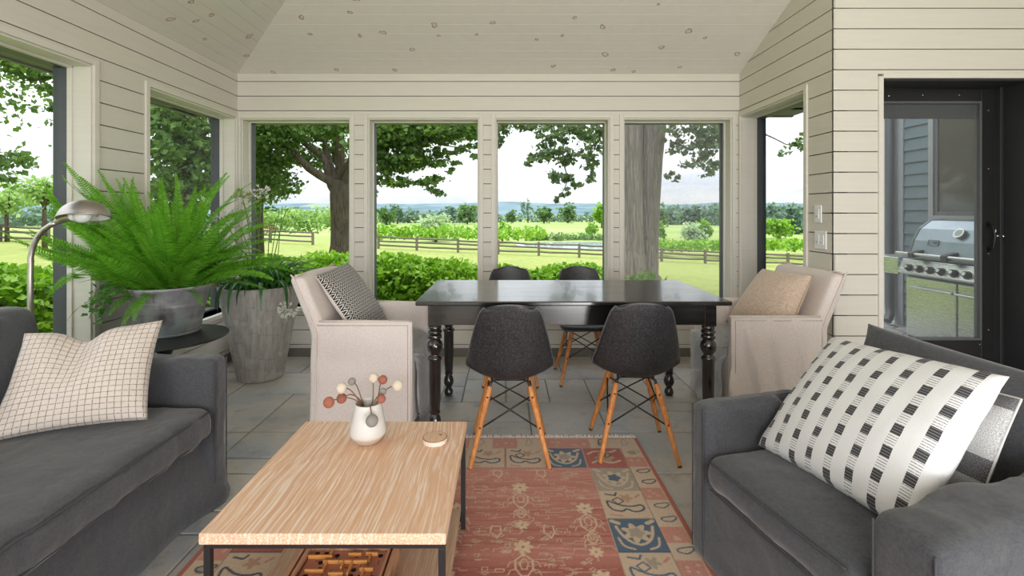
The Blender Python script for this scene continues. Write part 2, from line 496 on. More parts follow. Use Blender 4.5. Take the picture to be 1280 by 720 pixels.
# ------------------------------------------------------------------ floor
def floor():
    C = .152; nx = int((XE - XL) / C) + 1; ny = int((YB - YF) / C) + 1
    r = random.Random(11); occ = set(); mb = MB(); tone = []
    sizes = [(2, 3), (3, 2), (4, 3), (3, 4), (2, 2), (4, 2), (3, 3), (5, 3), (2, 4)]
    for j in range(ny):
        for i in range(nx):
            if (i, j) in occ: continue
            for (w, h) in r.sample(sizes, 4) + [(2, 1), (1, 2), (1, 1)]:
                cells = [(i + a, j + b) for a in range(w) for b in range(h)]
                if all(c not in occ and c[0] < nx and c[1] < ny for c in cells): break
            occ.update(cells)
            x0, x1 = XL + i * C, XL + (i + w) * C; y0, y1 = YB - (j + h) * C, YB - j * C
            g = .004; x0 += g; x1 -= g; y0 += g; y1 -= g; b = .005; dz = r.uniform(-.0012, .0012)
            tv = (r.random(), max(0, r.random() * 1.5 - .6), r.random(), 1)
            mb.mat(0)
            mb._add([(x0, y0, -.02), (x1, y0, -.02), (x1, y1, -.02), (x0, y1, -.02), (x0, y0, -.003), (x1, y0, -.003), (x1, y1, -.003), (x0, y1, -.003),
                     (x0 + b, y0 + b, dz), (x1 - b, y0 + b, dz), (x1 - b, y1 - b, dz), (x0 + b, y1 - b, dz)],
                    [(0, 1, 5, 4), (1, 2, 6, 5), (2, 3, 7, 6), (3, 0, 4, 7), (4, 5, 9, 8), (5, 6, 10, 9), (6, 7, 11, 10), (7, 4, 8, 11), (8, 9, 10, 11)])
            tone += [tv] * 12
    mb.mat(1); mb.box(XL - .2, XE + .2, YF - .2, YB + .2, -.12, -.006); tone += [(0, 0, 0, 1)] * 8
    o = mb.build('floor', [M_STONE, M_GROUT])
    at = o.data.attributes.new('tone', 'FLOAT_COLOR', 'POINT'); at.data.foreach_set('color', np.array(tone, np.float32).ravel())
    tag(o, 'bluestone paved floor in grey and tan rectangular slabs', 'floor', kind='structure')
floor()

# ------------------------------------------------------------------ ceiling: three slopes of narrow boards
def ceiling():
    mb = MB(); PW = .095; g = .0035; T = .018; k = math.sqrt(1 + SL * SL)
    z = lambda t: H0 + SL * t
    t = 0.0
    while t < 4.39:
        t0, t1 = t + g / 2, min(t + PW - g / 2, 4.39)
        xr = XR if t1 < YB - YD + .05 else XE
        for sy in (1, -1):                                  # back slope, then the front one
            Y = lambda q: sy * (YB - q)
            p = [(XL + t0, Y(t0), z(t0)), (xr, Y(t0), z(t0)), (xr, Y(t1), z(t1)), (XL + t1, Y(t1), z(t1))]
            mb.mat(0).prism(p if sy > 0 else p[::-1], (0, 0, T))
        p = [(XL + t0, YB - t0, z(t0)), (XL + t1, YB - t1, z(t1)), (XL + t1, -YB + t1, z(t1)), (XL + t0, -YB + t0, z(t0))]
        mb.mat(0).prism(p, (0, 0, T))
        t += PW
    # sheathing above the boards, with the eaves overhanging outside
    e = -.95; R = 4.39; d = .012
    q = lambda t: z(t) + d
    mb.mat(2)
    mb.prism([(XL + 0, YB, q(0)), (XE + .3, YB, q(0)), (XE + .3, 0, q(R)), (XL + R, 0, q(R))], (0, 0, .12))
    mb.prism([(XL + R, 0, q(R)), (XE + .3, 0, q(R)), (XE + .3, -YB, q(0)), (XL, -YB, q(0))], (0, 0, .12))
    mb.prism([(XL, YB, q(0)), (XL + R, 0, q(R)), (XL, -YB, q(0))], (0, 0, .12))
    o = mb.build('ceiling', [M_CEIL, M_CGAP, M_CGAP])
    tag(o, 'painted pine board ceiling with knots showing through, hipped slopes', 'ceiling', kind='structure')
    # eaves outside
    mb = MB()
    zs = 2.30
    mb.box(XL - .80, XR + .85, YB + .215, YB + .62, zs, zs + .04).box(XL - .80, XR + .85, YB + .60, YB + .64, zs - .01, zs + .2)
    mb.box(XL - .80, XL - .215, -YB, YB + .62, zs, zs + .04).box(XL - .82, XL - .78, -YB, YB + .64, zs - .01, zs + .2)
    mb.box(XR + .215, XR + .85, YD + .3, YB + .3, zs, zs + .04)
    for (x0, x1, y0, y1) in ((XL - .8, XR + .85, YB + .1, YB + .64), (XL - .82, XL - .1, -YB, YB + .64)):
        mb.box(x0, x1, y0, y1, zs + .2, zs + .42)
    tag(mb.build('roof_eave', M_EAVE), 'dark grey roof eave outside above the windows', 'roof eave', kind='structure')
ceiling()

Z0, Z1 = .445, 2.158
BACKQ = [(.032, 1.022, Z0, Z1), (1.182, 2.191, Z0, Z1), (2.336, 3.373, Z0, Z1), (3.497, 4.483, Z0, Z1)]
wall('wall_back', 'greige board wall between and above the row of four windows', (XL, YB, 0), (1, 0, 0), (0, -1, 0), XR - XL, (H0, H0), BACKQ)
lw = [(1.2, 2.849 + 1.0, Z0, Z1 + .012), (3.296 + 1.0, YB - .03 + 1.0, Z0, Z1)]
wall('wall_left', 'greige board wall behind the fern with two wide windows', (XL, -1, 0), (0, 1, 0), (1, 0, 0), YB + 1, (H0, H0), lw)
mbx = MB().mat(0)
wall('wall_left_porch', 'greige board wall running on past the sofa', (XL, -4.39, 0), (0, 1, 0), (1, 0, 0), 3.39, (H0, H0), [(.5, 3.1, Z0, Z1 + .012)])
rq = [(.03, YB - 3.43, Z0, Z1 + .01)]
wall('wall_right', 'greige board wall with the narrow window and light switches', (XR, YB, 0), (0, -1, 0), (-1, 0, 0), YB - YD, (H0, H0 + SL * (YB - YD)), rq, ci=(0, .10))
dq = [(2.437 - XR, 3.40 - XR, 0, 2.169)]
wall('wall_doorway', 'greige board wall around the black glazed door', (XR, YD, 0), (1, 0, 0), (0, -1, 0), XE - XR, (H0 + SL * (YB - YD),) * 2, dq, thick=.2, cas=.03, ci=(.10, 0))
mb = MB()
mb.box(XE, XE + .1, YF, YD, 0, 3.0)
mb.prism([(XE, YF, 3.0), (XE, YD, 3.0), (XE, 0, 4.3)], (.1, 0, 0))
tag(mb.build('wall_house', M_WALL), 'plain greige end wall of the house', kind='structure')
mb = MB().box(XL - .2, XE + .1, YF - .2, YF, 2.25, 2.6)
for x in (XL - .2, -.1, 2.6, XE - .1): mb.box(x, x + .2, YF - .2, YF, 0, 2.25)
tag(mb.build('wall_front', M_WALL), 'open front of the porch with posts and a header', kind='structure')

WL = ['window looking onto the maple, at the back wall behind the tall planter', 'second back window, behind the cream chair with the patterned pillow',
      'back window showing the pond, above the far shell chairs', 'back window filled by the large grey tree trunk']
for i, q in enumerate(BACKQ):
    window(i + 1, WL[i], (XL, YB, 0), (1, 0, 0), (0, -1, 0), q, M_SCREEN if i == 3 else M_GLASS, clampL=.03 if i == 0 else None)
window(5, 'wide side window behind the sofa and floor lamp', (XL, -1, 0), (0, 1, 0), (1, 0, 0), lw[0], M_GLASS)
window(6, 'side window behind the fern, full of dark green foliage', (XL, -1, 0), (0, 1, 0), (1, 0, 0), lw[1], M_SCREENL, clampR=.028)
window(7, 'narrow side window behind the cream chair with the beige pillow', (XR, YB, 0), (0, -1, 0), (-1, 0, 0), rq[0], M_GLASS, clampL=.028)
window(8, 'side window further along the porch beside the sofa back', (XL, -4.39, 0), (0, 1, 0), (1, 0, 0), (.5, 3.1, Z0, Z1 + .012), M_GLASS)

for nm, lb, b in (('baseboard_back', 'dark stone baseboard under the back windows', (XL, XR, YB - .02, YB, 0, .075)),
                  ('baseboard_left', 'dark stone baseboard behind planter and side table', (XL, XL + .02, YF, YB - .02, 0, .075)),
                  ('baseboard_right', 'dark stone baseboard behind the cream chair by the switches', (XR - .02, XR, YD - .02, YB - .02, 0, .075)),
                  ('baseboard_doorway', 'dark stone baseboard beside the black door', (XR, 2.405, YD - .02, YD, 0, .075))):
    tag(MB().box(*b).build(nm, M_BASE, bevel=.003), lb, kind='structure')

# ------------------------------------------------------------------ black glazed door and its dark reveal
def door():
    Yd = YD + .18
    root = tag(empty('door_1', (2.9, Yd, 0)), 'black full glass storm door opening onto the grill porch', 'door', kind='structure')
    m = MB()   # casing on the room side (painted)
    m.box(2.407, 2.437, YD - .012, YD + .01, 0, 2.169 + .012).box(2.437, 3.43, YD - .012, YD + .01, 2.169, 2.2)
    m.build('casing', M_TRIM, root, bevel=.002)
    m = MB()   # dark lining
    m.box(2.437, 2.447, YD + .002, Yd + .05, 0, 2.169).box(3.385, 3.40, YD + .002, Yd + .05, 0, 2.169).box(2.447, 3.385, YD + .002, Yd + .05, 2.155, 2.169)
    m.box(3.362, 3.385, Yd - .02, Yd + .05, 0, 2.155)
    m.build('reveal_lining', M_DARKREVEAL, root, bevel=.002)
    y0, y1 = Yd, Yd + .035
    xa, xb = 2.452, 3.345
    m = MB()
    m.box(xa, 2.545, y0, y1, .02, 2.15).box(3.252, xb, y0, y1, .02, 2.15)
    m.box(2.545, 3.252, y0, y1, 2.062, 2.15).box(2.545, 3.252, y0, y1, .02, .43)
    leaf = m.build('door_leaf', M_BLACKDOOR, root, bevel=.004)
    m = MB()
    for (a0, a1, z0, z1) in ((2.545, 2.56, .43, 2.062), (3.237, 3.252, .43, 2.062), (2.56, 3.237, 2.047, 2.062), (2.56, 3.237, .43, .445)):
        m.box(a0, a1, y0 - .006, y1, z0, z1)
    m.build('glazing_bead', simple('grey_glazing_bead', '5b5c5f', .4), root)
    m = MB().box(2.56, 3.237, y0 + .012, y0 + .016, .445, 2.047); m.build('glass', m_glass('dusty_door_glass', .09), root)
    m = MB().box(2.56, 3.237, y0 + .02, y0 + .05, 1.95, 2.047); m.build('rolled_screen', M_DARKREVEAL, root, bevel=.008)
    # pull handle
    zc = 1.135; hx = 3.30
    h = MB().tube([(hx, y0, zc + .085), (hx, y0 - .03, zc + .075), (hx, y0 - .045, zc), (hx, y0 - .03, zc - .075), (hx, y0, zc - .085)], [.007, .007, .008, .007, .007], 8)
    h.box(hx - .012, hx + .012, y0 - .004, y0, zc + .065, zc + .105).box(hx - .012, hx + .012, y0 - .004, y0, zc - .105, zc - .065)
    h.build('handle', simple('black_iron', '0e0e0f', .35), root, smooth=True, auto=40)
    st = simple('bright_steel', 'c9c9c6', .25, 1.0)
    k = MB().tube([(3.335, y0 - .008, 1.145), (3.375, y0 - .012, 1.14), (3.40, y0 - .014, 1.14)], .004, 8)
    k.ball((3.335, y0 - .01, 1.145), .011, 10).ball((3.372, y0 - .03, 1.14), .010, 10).tube([(3.345, y0 - .006, 1.19), (3.345, y0 - .006, 1.16)], .005, 8)
    k.build('hook_latch', st, root, smooth=True)
    s = MB()
    for (px, z) in ((2.62, 2.10), (2.85, 2.105), (3.10, 2.105), (3.30, 2.0), (3.3, 1.6), (3.3, 1.02), (3.3, .5), (2.9, .40), (3.24, .40)):
        s.ball((px, y0 - .001, z), .006, 8)
    s.build('screw_heads', st, root)
door()

# ------------------------------------------------------------------ light switches on the right-hand wall
def switch_plate(name, y, z, w, h, gangs, label):
    r = empty(name, (XR, y, z), label=label, cat='light switch')
    mm = simple('white_switch_plastic' + str(gangs), 'e9e9ea', .35, var=.03)
    MB().box(XR - .008, XR - .0005, y - w / 2, y + w / 2, z - h / 2, z + h / 2).build('face_plate', mm, r, bevel=.003)
    for g in range(gangs):
        yy = y + (g - (gangs - 1) / 2) * .046
        MB().box(XR - .011, XR - .007, yy - .017, yy + .017, z - .034, z + .034).build('rocker', mm, r, bevel=.002)
        MB().mat(0).box(XR - .016, XR - .010, yy - .006, yy + .006, z - .022, z - .010).build('toggle', simple('switch_grey' + str(gangs) + str(g), 'b8b8ba', .4), r)
switch_plate('light_switch', 3.278, 1.292, .074, .118, 1, 'small single white switch plate, upper of the two on the board wall')
switch_plate('light_switch', 3.252, 1.118, .120, .122, 2, 'wider double white switch plate below the single one')
# ------------------------------------------------------------------ fabrics, woods, metals
def m_fabric(name, col, weave=700, var=.1, rough=.9, sheen=.3, heather=.0, bumpw=.25, cr=.55):
    n = N(name); c = lin(col)[:3]; p = n.tc()
    big = n.noise(p, 3.5, 4); fine = n.noise(n.map(p, (1, 1, .35)), weave * .35, 2)
    fine2 = n.noise(n.map(p, (.3, .3, 1)), weave * .35, 2)
    th = n.math('ADD', n.math('MULTIPLY', fine, .5), n.math('MULTIPLY', fine2, .5))
    cc = n.mix(big, tuple(x * (1 - var) for x in c), tuple(x * (1 + var) for x in c))
    cc = n.mix(n.ramp(th, [(.36, 0), (.64, 1)]), n.mix(1.0, cc, (1 - .10 - heather,) * 3, 'MULTIPLY'), n.mix(1.0, cc, (1.06 + heather,) * 3, 'MULTIPLY'))
    crease = n.noise(n.map(p, (1, 1, 1)), 7, 2, .45, .3)
    b = n.bump(crease, cr, .03); b = n.bump(th, bumpw, .002, b)
    return n.done(n.pbr(cc, rough, 0, b, .2, sheen))
M_GREY = m_fabric('charcoal_slipcover_linen', '4a4b4f', heather=.12)
M_GREYPIPE = simple('charcoal_piping', '444549', .9)
M_CREAM = m_fabric('cream_slipcover_cotton', 'dacfc9', var=.03, bumpw=.08, cr=.18)
M_STITCH = simple('cream_stitch_line', 'a89b92', .95)
M_CREAMPIPE = simple('cream_piping', 'd6cbc2', .9)
def m_black_wood():
    n = N('worn_black_paint'); p = n.tc()
    bv = n.new('ShaderNodeBevel', samples=4); bv.inputs['Radius'].default_value = .007
    n.pos()
    dt = n.new('ShaderNodeVectorMath', operation='DOT_PRODUCT'); n.set(dt.inputs[0], bv.outputs[0]); n.set(dt.inputs[1], n._geo.outputs['Normal'])
    edge = n.ramp(dt.outputs['Value'], [(.80, 1), (.97, 0)])
    wear = n.math('MULTIPLY', edge, n.ramp(n.noise(p, 14, 5, .65), [(.50, 0), (.62, .9)]))
    gr = n.noise(n.map(p, (2, 40, 40)), 1.5, 4)
    base = n.mix(gr, lin('131313'), lin('232120'))
    scr = n.ramp(n.noise(n.map(p, (5, 60, 60)), 1, 4, .7), [(.68, 0), (.78, .25)])
    base = n.mix(scr, base, lin('5b4a40'))
    cc = n.mix(wear, base, lin('8a4a28'))
    return n.done(n.pbr(cc, n.ramp(gr, [(.3, .14), (.8, .24)]), 0, n.bump(gr, .05, .002), .9, coat=.15))
M_BLACKWOOD = m_black_wood()
def m_oak(name, a, b, streak, along=1, sc=1.0):
    """open grained limed wood; along = axis of the grain (0 x, 1 y)"""
    n = N(name); p = n.tc()
    s = [36 * sc, 36 * sc, 36 * sc]; s[along] = .7 * sc
    wob = n.mix(.035, p, n.noise(n.map(p, (3, 3, 3)), 1, 2, color=True), 'ADD')
    q = n.map(wob, tuple(s))
    g1 = n.noise(q, 1.6, 6, .62); g2 = n.noise(n.map(wob, tuple(x * 3.2 for x in s)), 1.4, 3, .6)
    cath = n.wave(n.map(wob, (7 * sc, .6 * sc, 7 * sc) if along == 1 else (.6 * sc, 7 * sc, 7 * sc)), 1.6, 5, 3, 1.2, 'X' if along == 1 else 'Y')
    cc = n.mix(n.ramp(g1, [(.3, 0), (.7, 1)]), lin(a), lin(b))
    cc = n.mix(n.ramp(g2, [(.48, 0), (.64, .75)]), cc, lin(streak))
    cc = n.mix(n.math('MULTIPLY', n.ramp(cath, [(.80, 0), (.98, .55)]), n.ramp(n.noise(n.map(p, (4, 4, 4)), 1, 2), [(.4, 0), (.6, 1)])), cc, lin(streak))
    pl = n.noise(n.map(p, (5, .2, 1) if along == 1 else (.2, 5, 1)), 1, 1)
    cc = n.mix(n.math('MULTIPLY', pl, .25), cc, lin(b))
    return n.done(n.pbr(cc, .5, 0, n.bump(g2, .12, .002), .35))
M_OAK = m_oak('limed_oak', 'd6a27e', 'e6bf9f', 'f8ebde')
M_OAKDARK = m_oak('weathered_oak_shelf', 'a5846c', 'b89a80', 'cbb298')
M_IRON = simple('black_steel', '2c2c2e', .45, .3)
M_CHAIRWOOD = m_oak('orange_maple', 'b06a34', 'c98246', 'dd9f63', along=2, sc=.7)
def m_shell():
    n = N('black_fibreglass_shell'); p = n.tc()
    a = n.noise(n.map(p, (1, 1, 1), (.3, .5, .6)), 24, 2, .5, 4); b = n.noise(n.map(p, (1, 1, 1), (1.1, .2, 2.2)), 28, 2, .5, 4)
    f = n.math('MAXIMUM', n.ramp(a, [(.47, 0), (.5, 1), (.53, 0)]), n.ramp(b, [(.47, 0), (.5, 1), (.53, 0)]))
    cc = n.mix(n.math('MULTIPLY', f, .42), lin('1b1b1d'), lin('6f6f72'))
    return n.done(n.pbr(cc, .42, 0, None, .5))
M_SHELL = m_shell()

# ------------------------------------------------------------------ charcoal sofa
def fold(f, amp, ax=1, seed=0, low=2.0, zfade=None):
    def d(p, nrm):
        a = p[ax]; v = nz((a * f, p.z * low, seed)) * amp + nz((a * f * 2.3, p.z * low, seed + 5)) * amp * .4
        if zfade is not None: v *= max(0, min(1, 1 - (p.z - zfade[0]) / (zfade[1] - zfade[0])))
        return v
    return d
def sofa():
    r = empty('sofa', (-1.77, 1.18, 0), label='long charcoal slipcovered sofa along the left wall windows', cat='sofa')
    mb = MB()
    def skirt(p, n_):
        v = 0
        if n_.x > .3:                            # front skirt: soft swags that gather at the far corner
            k = max(0, min(1, (p.y - 1.55) / .65)); low = max(0, 1 - p.z / .34)
            v += .012 * nz((p.y * 4, p.z * 2.5, 2)) * low
            v += .05 * k * low * (.5 + .5 * math.sin(20 * (p.y * .6 + p.z * .75) + 3 * nz(p, 3, 1)))
            v += .02 * low + .03 * low * k
        return v + .004 * nz(p, 8, 3)
    soft_box(mb, -2.22, -1.345, .16, 2.205, .004, .345, .03, (8, 60, 16), disp=skirt)
    mb.build('skirted_base', M_GREY, r, smooth=True)
    for (y0, y1) in ((2.118, 2.238), (.13, .25)):
        mb = MB()
        def ad(p, n_, y0=y0):
            v = .006 * nz((p.x * 9, p.z * 5, y0)) + .0035 * nz(p, 24, 2)
            if n_.y < -.4: v += .008 * max(0, math.sin(p.x * 26 + 3 * nz(p, 4, 8))) * max(0, min(1, (p.z - .5) / .1))
            if n_.x > .5: v += .008 * (1 - min(1, p.z / .6)) * math.sin(p.z * 14 + p.y * 20)
            return v
        soft_box(mb, -2.2, -1.282, y0, y1, .004, .655, .036, (40, 6, 26), bulge=(0, .008, 0), disp=ad)
        arm = mb.build('arm', M_GREY, r, smooth=True)
        m = MB()
        for yy in (y0 + .016, y1 - .016):
            m.tube([(-1.2822, yy, .64 - k * .04) for k in range(16)], .003, 6)
        m.build('seam', M_GREYPIPE, arm, smooth=True)
    mb = MB(); soft_box(mb, -2.3, -2.1, .14, 2.225, .004, .74, .05, (6, 40, 14), disp=lambda p, n_: .006 * nz(p, 6, 9)); mb.build('back', M_GREY, r, smooth=True)
    def cd(p, n_):
        v = .005 * nz((p.x * 5, p.y * 4, 3)) + .003 * nz(p, 16, 1)
        if n_.x > .2: v += (.010 * nz((p.y * 15, p.z * 3, 6)) - .012 * max(0, math.sin(p.y * 31 + 4 * nz((p.y * 2, 0, 0), 1, 4))) ** 6) * (1 if n_.x > .5 else .5)
        return v
    mb = MB(); soft_box(mb, -2.06, -1.258, .255, 2.108, .325, .466, .055, (18, 60, 5), bulge=(0, 0, .035), disp=cd)
    cu = mb.build('seat_cushion', M_GREY, r, smooth=True)
    m = MB()
    for zz in (.448, .348):
        m.tube([(-1.268, .30 + 1.76 * k / 60, zz + .004 * nz((k * .3, zz * 40, 0))) for k in range(61)], .0035, 6)
    m.build('piping', M_GREYPIPE, cu, smooth=True)
    for (y0, y1, s) in ((1.2, 2.10, 1), (.27, 1.18, 4)):
        mb = MB()
        soft_box(mb, -2.13, -1.945, y0, y1, .475, .90, .05, (8, 26, 14), bulge=(.035, .0, .012), disp=lambda p, n_: .009 * nz(p, 6, s) + .004 * nz(p, 17, s))
        mb.xform(lambda p: Vector((p.x - (p.z - .47) * .18, p.y, p.z)))
        mb.build('back_cushion', M_GREY, r, smooth=True)
sofa()

# ------------------------------------------------------------------ charcoal armchair, turned a little towards the camera
AU = Vector((math.cos(math.radians(13)), math.sin(math.radians(13)), 0)); AV = Vector((AU.y, -AU.x, 0)); AF = Vector((.712, 1.865, 0))
def A(p): return AF + AU * p[0] + AV * p[1] + Vector((0, 0, p[2]))
def armchair():
    r = empty('armchair', A((.5, .43, 0)), label='charcoal slipcovered armchair holding the white dashed pillow', cat='armchair')
    T = lambda mb: mb.xform(lambda p: A(p))
    W, D = .88, .96
    mb = MB()
    def skirt(p, n_):
        low = max(0, 1 - p.z / .3); v = .004 * nz(p, 9, 3)
        if abs(n_.x) > .3: v += .014 * low * nz((p.y * 7, p.z * 2, 1)) + .02 * low * max(0, math.sin(18 * (p.y * .6 + p.z * .6)))* max(0, 1 - p.y / .5)
        return v
    soft_box(mb, .012, D, .02, W - .02, .004, .325, .03, (14, 30, 14), disp=skirt)
    T(mb).build('skirted_base', M_GREY, r, smooth=True)
    for (y0, y1, s) in ((0, .095, 1), (W - .165, W, 2)):
        mb = MB()
        def ad(p, n_, s=s):
            sgn = 1 if s == 1 else -1
            v = .005 * nz((p.x * 8, p.z * 5, s)) + .003 * nz(p, 22, s)
            inner = n_.y * sgn
            if inner > .2: v += .019 * math.sin(p.x * 21 + p.z * 16 + 4 * nz(p, 4, s)) * max(0, min(1, (p.x - .05) / .2))
            if n_.z > .3: v += .006 * nz((p.x * 14, p.y * 6, s))
            if inner < -.3 or n_.x < -.4: v += .006 * math.sin(p.x * 30 + 2 * nz(p, 5, 3)) * max(0, 1 - p.z / .5)
            return v
        soft_box(mb, 0, D - .02, y0, y1, .004, .588, .034, (44, 6, 26), bulge=(0, .012, .008), disp=ad)
        if s == 2: mb.xform(lambda p: Vector((p.x, p.y - .03 * max(0, p.x / D) * max(0, p.z - .3) / .3, p.z + .055 * p.x / D * p.z / .588)))
        arm = T(mb).build('arm', M_GREY, r, smooth=True)
        m = MB()
        for yy in (y0 + .014, y1 - .014): m.tube([A((.0004, yy, .572 - k * .036)) for k in range(16)], .003, 6)
        m.build('seam', M_GREYPIPE, arm, smooth=True)
    mb = MB(); soft_box(mb, .80, D, .0, W, .004, .70, .05, (6, 22, 14), disp=lambda p, n_: .006 * nz(p, 6, 2)); T(mb).build('back', M_GREY, r, smooth=True)
    mb = MB()
    soft_box(mb, -.012, .76, .1, W - .17, .30, .425, .05, (24, 24, 5), bulge=(.012, 0, .04), disp=lambda p, n_: .004 * nz(p, 5, 7) + .0025 * nz(p, 15, 3) + (.005 * nz((p.y * 18, p.z * 3, 6)) if n_.x < -.3 else 0))
    cu = T(mb).build('seat_cushion', M_GREY, r, smooth=True)
    m = MB()
    for zz in (.408, .313): m.tube([A((-.012 - .006 * (1 - (2 * k / 40 - 1) ** 2), .14 + .53 * k / 40, zz)) for k in range(41)], .0035, 6)
    m.build('piping', M_GREYPIPE, cu, smooth=True)
    c = [A(p) for p in ((.62, .76, .43), (.62, .09, .43), (.785, .055, .845), (.80, .80, .80))]
    mb, uv = pillow([c[1], c[0], c[3], c[2]], .085, 28, .03, .006, 3, crush=lambda s, t: 0)
    mb.build('back_cushion', M_GREY, r, smooth=True)
armchair()

# ------------------------------------------------------------------ cream slipcovered dining armchairs
def cream_chair(loc, sx, label, seed, creases):
    r = empty('slipcovered_chair', loc, label=label, cat='chair', group='cream chairs at the ends of the dining table')
    L, W, AH, BH = .57, .64, .672, .925
    fx = lambda mb: mb.xform(lambda p: Vector((p.x * sx, p.y, p.z)))
    def fin(mb, nm, mt, par, **k):
        fx(mb)
        if sx < 0: mb.f = [q[::-1] for q in mb.f]
        return mb.build(nm, mt, par, local=True, smooth=True, **k)
    lean = lambda p: Vector((p.x - max(0, p.z - .60) * .40 - max(0, .60 - p.z) * .02, p.y, p.z))
    mb = MB(); soft_box(mb, .06, L - .012, .04, W - .04, .005, .455, .03, (12, 16, 12), bulge=(0, 0, .015), disp=fold(9, .012, 1, seed, 1.2, (.1, .5)))
    fin(mb, 'seat', M_CREAM, r)
    for k, (y0, y1) in enumerate(((0, .055), (W - .055, W))):
        mb = MB()
        def sd(p, n_):
            v = .003 * nz(p, 6, seed)
            if n_.y < -.5 and creases:
                fade = max(0, min(1, p.z / .15)) * max(0, min(1, (AH - p.z) / .1)); q = (p.x + (AH - p.z) * .22)
                v += fade * (.045 * max(0, math.sin(q * 40 + 2.2 * nz((p.x * 2, 0, p.z * 3), 1, seed))) ** 3 * (.5 + nz(p, 2, 9)) * min(1, p.x / .15))
            return v
        soft_box(mb, 0.01, L, y0, y1, .004, AH, .016, (34, 3, 26), bulge=(0, .006, 0), disp=sd)
        pn = fin(mb, 'side_panel', M_CREAM, r)
        m = MB(); yy = (y0 + .003) if k == 0 else (y1 - .003)
        m.tube([(L - .002, yy, .006), (L - .002, yy, AH * .5), (L - .002, yy, AH - .006), (L * .5, yy, AH), (.03, yy, AH)], .0055, 6)
        fin(m, 'flange_seam', M_CREAMPIPE, pn)
        if k == 0:
            m = MB(); i = .024; m.tube([(L - i, yy - .0035, .006), (L - i, yy - .0045, AH * .5), (L - i, yy - .0035, AH - i), (L * .5, yy - .0045, AH - i), (.02, yy - .0035, AH - i)], .0022, 6); fin(m, 'stitch_line', M_STITCH, pn)
    mb = MB(); soft_box(mb, -.02, .075, .0, W, .004, BH, .028, (4, 22, 30), bulge=(.012, 0, .01), disp=lambda p, n_: .004 * nz(p, 5, seed) + .006 * nz((p.y * 3, p.z * 14, seed)) * (1 if .55 < p.z < .75 else 0))
    mb.xform(lean); bk = fin(mb, 'back', M_CREAM, r)
    for yy in (.0, W):
        m = MB(); s = -.004 if yy == 0 else .004
        pts = [lean(Vector((.02 - .03 * max(0, (z - .75)), yy + s, z))) for z in [.01 + (BH - .005) * k / 20 for k in range(21)]]
        m.tube(pts + [pts[-1] + Vector((-.012, s, .012))], [.006] * 21 + [.004], 6); fin(m, 'flange_seam', M_CREAMPIPE, bk)
    m = MB(); m.tube([lean(Vector((.03, W * k / 20, BH + .004 + .006 * math.cos(k / 20 * math.pi * 2)))) for k in range(21)], .006, 6); fin(m, 'flange_seam', M_CREAMPIPE, bk)
    return r
cream_chair((-1.112, 2.80, 0), 1, 'cream slipcovered chair beside the tall planter, holding the black and white pillow', 1, False)
cream_chair((1.935, 2.925, 0), -1, 'cream slipcovered chair by the light switches, holding the beige pillow', 5, True)

# sheepskins hanging over the seat fronts
def sheepskin(x0, sx, y0, y1, label, seed):
    g = random.Random(seed); mb = MB()
    path = [(.12, .478), (.25, .49), (.40, .488), (.50, .478), (.555, .45), (.572, .40), (.580, .30), (.583, .18), (.583, .07)]
    def at(t):
        t *= len(path) - 1; i = min(int(t), len(path) - 2); f = t - i
        a, b = path[i], path[i + 1]; return a[0] + (b[0] - a[0]) * f, a[1] + (b[1] - a[1]) * f
    def pt(u, v):
        w = 1 - .12 * abs(2 * v - 1) ** 2 - .06 * math.sin(v * 17 + seed)
        x, z = at(v); y = (y0 + y1) / 2 + (u - .5) * (y1 - y0) * w
        return Vector((x0 + sx * (x + .012 * nz((u * 6, v * 9, seed))), y, z))
    mb.grid(pt, 14, 30)
    root = mb.build('sheepskin', M_FLEECE, loc=(x0, (y0 + y1) / 2, 0), smooth=True)
    tag(root, label, 'sheepskin', 'sheepskins on the cream chairs')
    h = MB()
    for k in range(5200):
        u, v = g.random(), g.random(); p = pt(u, v); q = pt(u, min(1, v + .02))
        d = (q - p).normalized() if (q - p).length > 1e-6 else Vector((0, 0, -1)); nrm = Vector((sx * max(0, min(1, (v - .35) * 3)), 0, max(0, 1 - v * 1.6))).normalized()
        d = (d + Vector((g.gauss(0, .12), g.gauss(0, .45), g.gauss(0, .15))) + nrm * .28).normalized(); l = g.uniform(.04, .09)
        side = d.cross(nrm).normalized() * g.uniform(.0012, .0026)
        e1 = p + d * l * .5 + nrm * .008; e2 = p + d * l + Vector((0, 0, -.012 * v))
        e2.z = max(e2.z, .012)
        b = p - nrm * .002
        h._add([b - side, b + side, e1 + side * .8, e1 - side * .8, e2], [(0, 1, 2, 3), (3, 2, 4)])
    h.build('fleece', M_FLEECE, root, smooth=True)
def m_fleece():
    n = N('grey_white_fleece'); c = n.mix(n.noise(n.pos(), 14, 4, .6), lin('cfcfd1'), lin('f0efed'))
    return n.done(n.pbr(c, .95, 0, None, .1, .2))
M_FLEECE = m_fleece()
sheepskin(-1.112, 1, 2.90, 3.38, 'silvery sheepskin draped over the seat of the chair by the planter', 3)
sheepskin(1.935, -1, 3.02, 3.50, 'silvery sheepskin draped over the seat of the chair by the switches', 8)

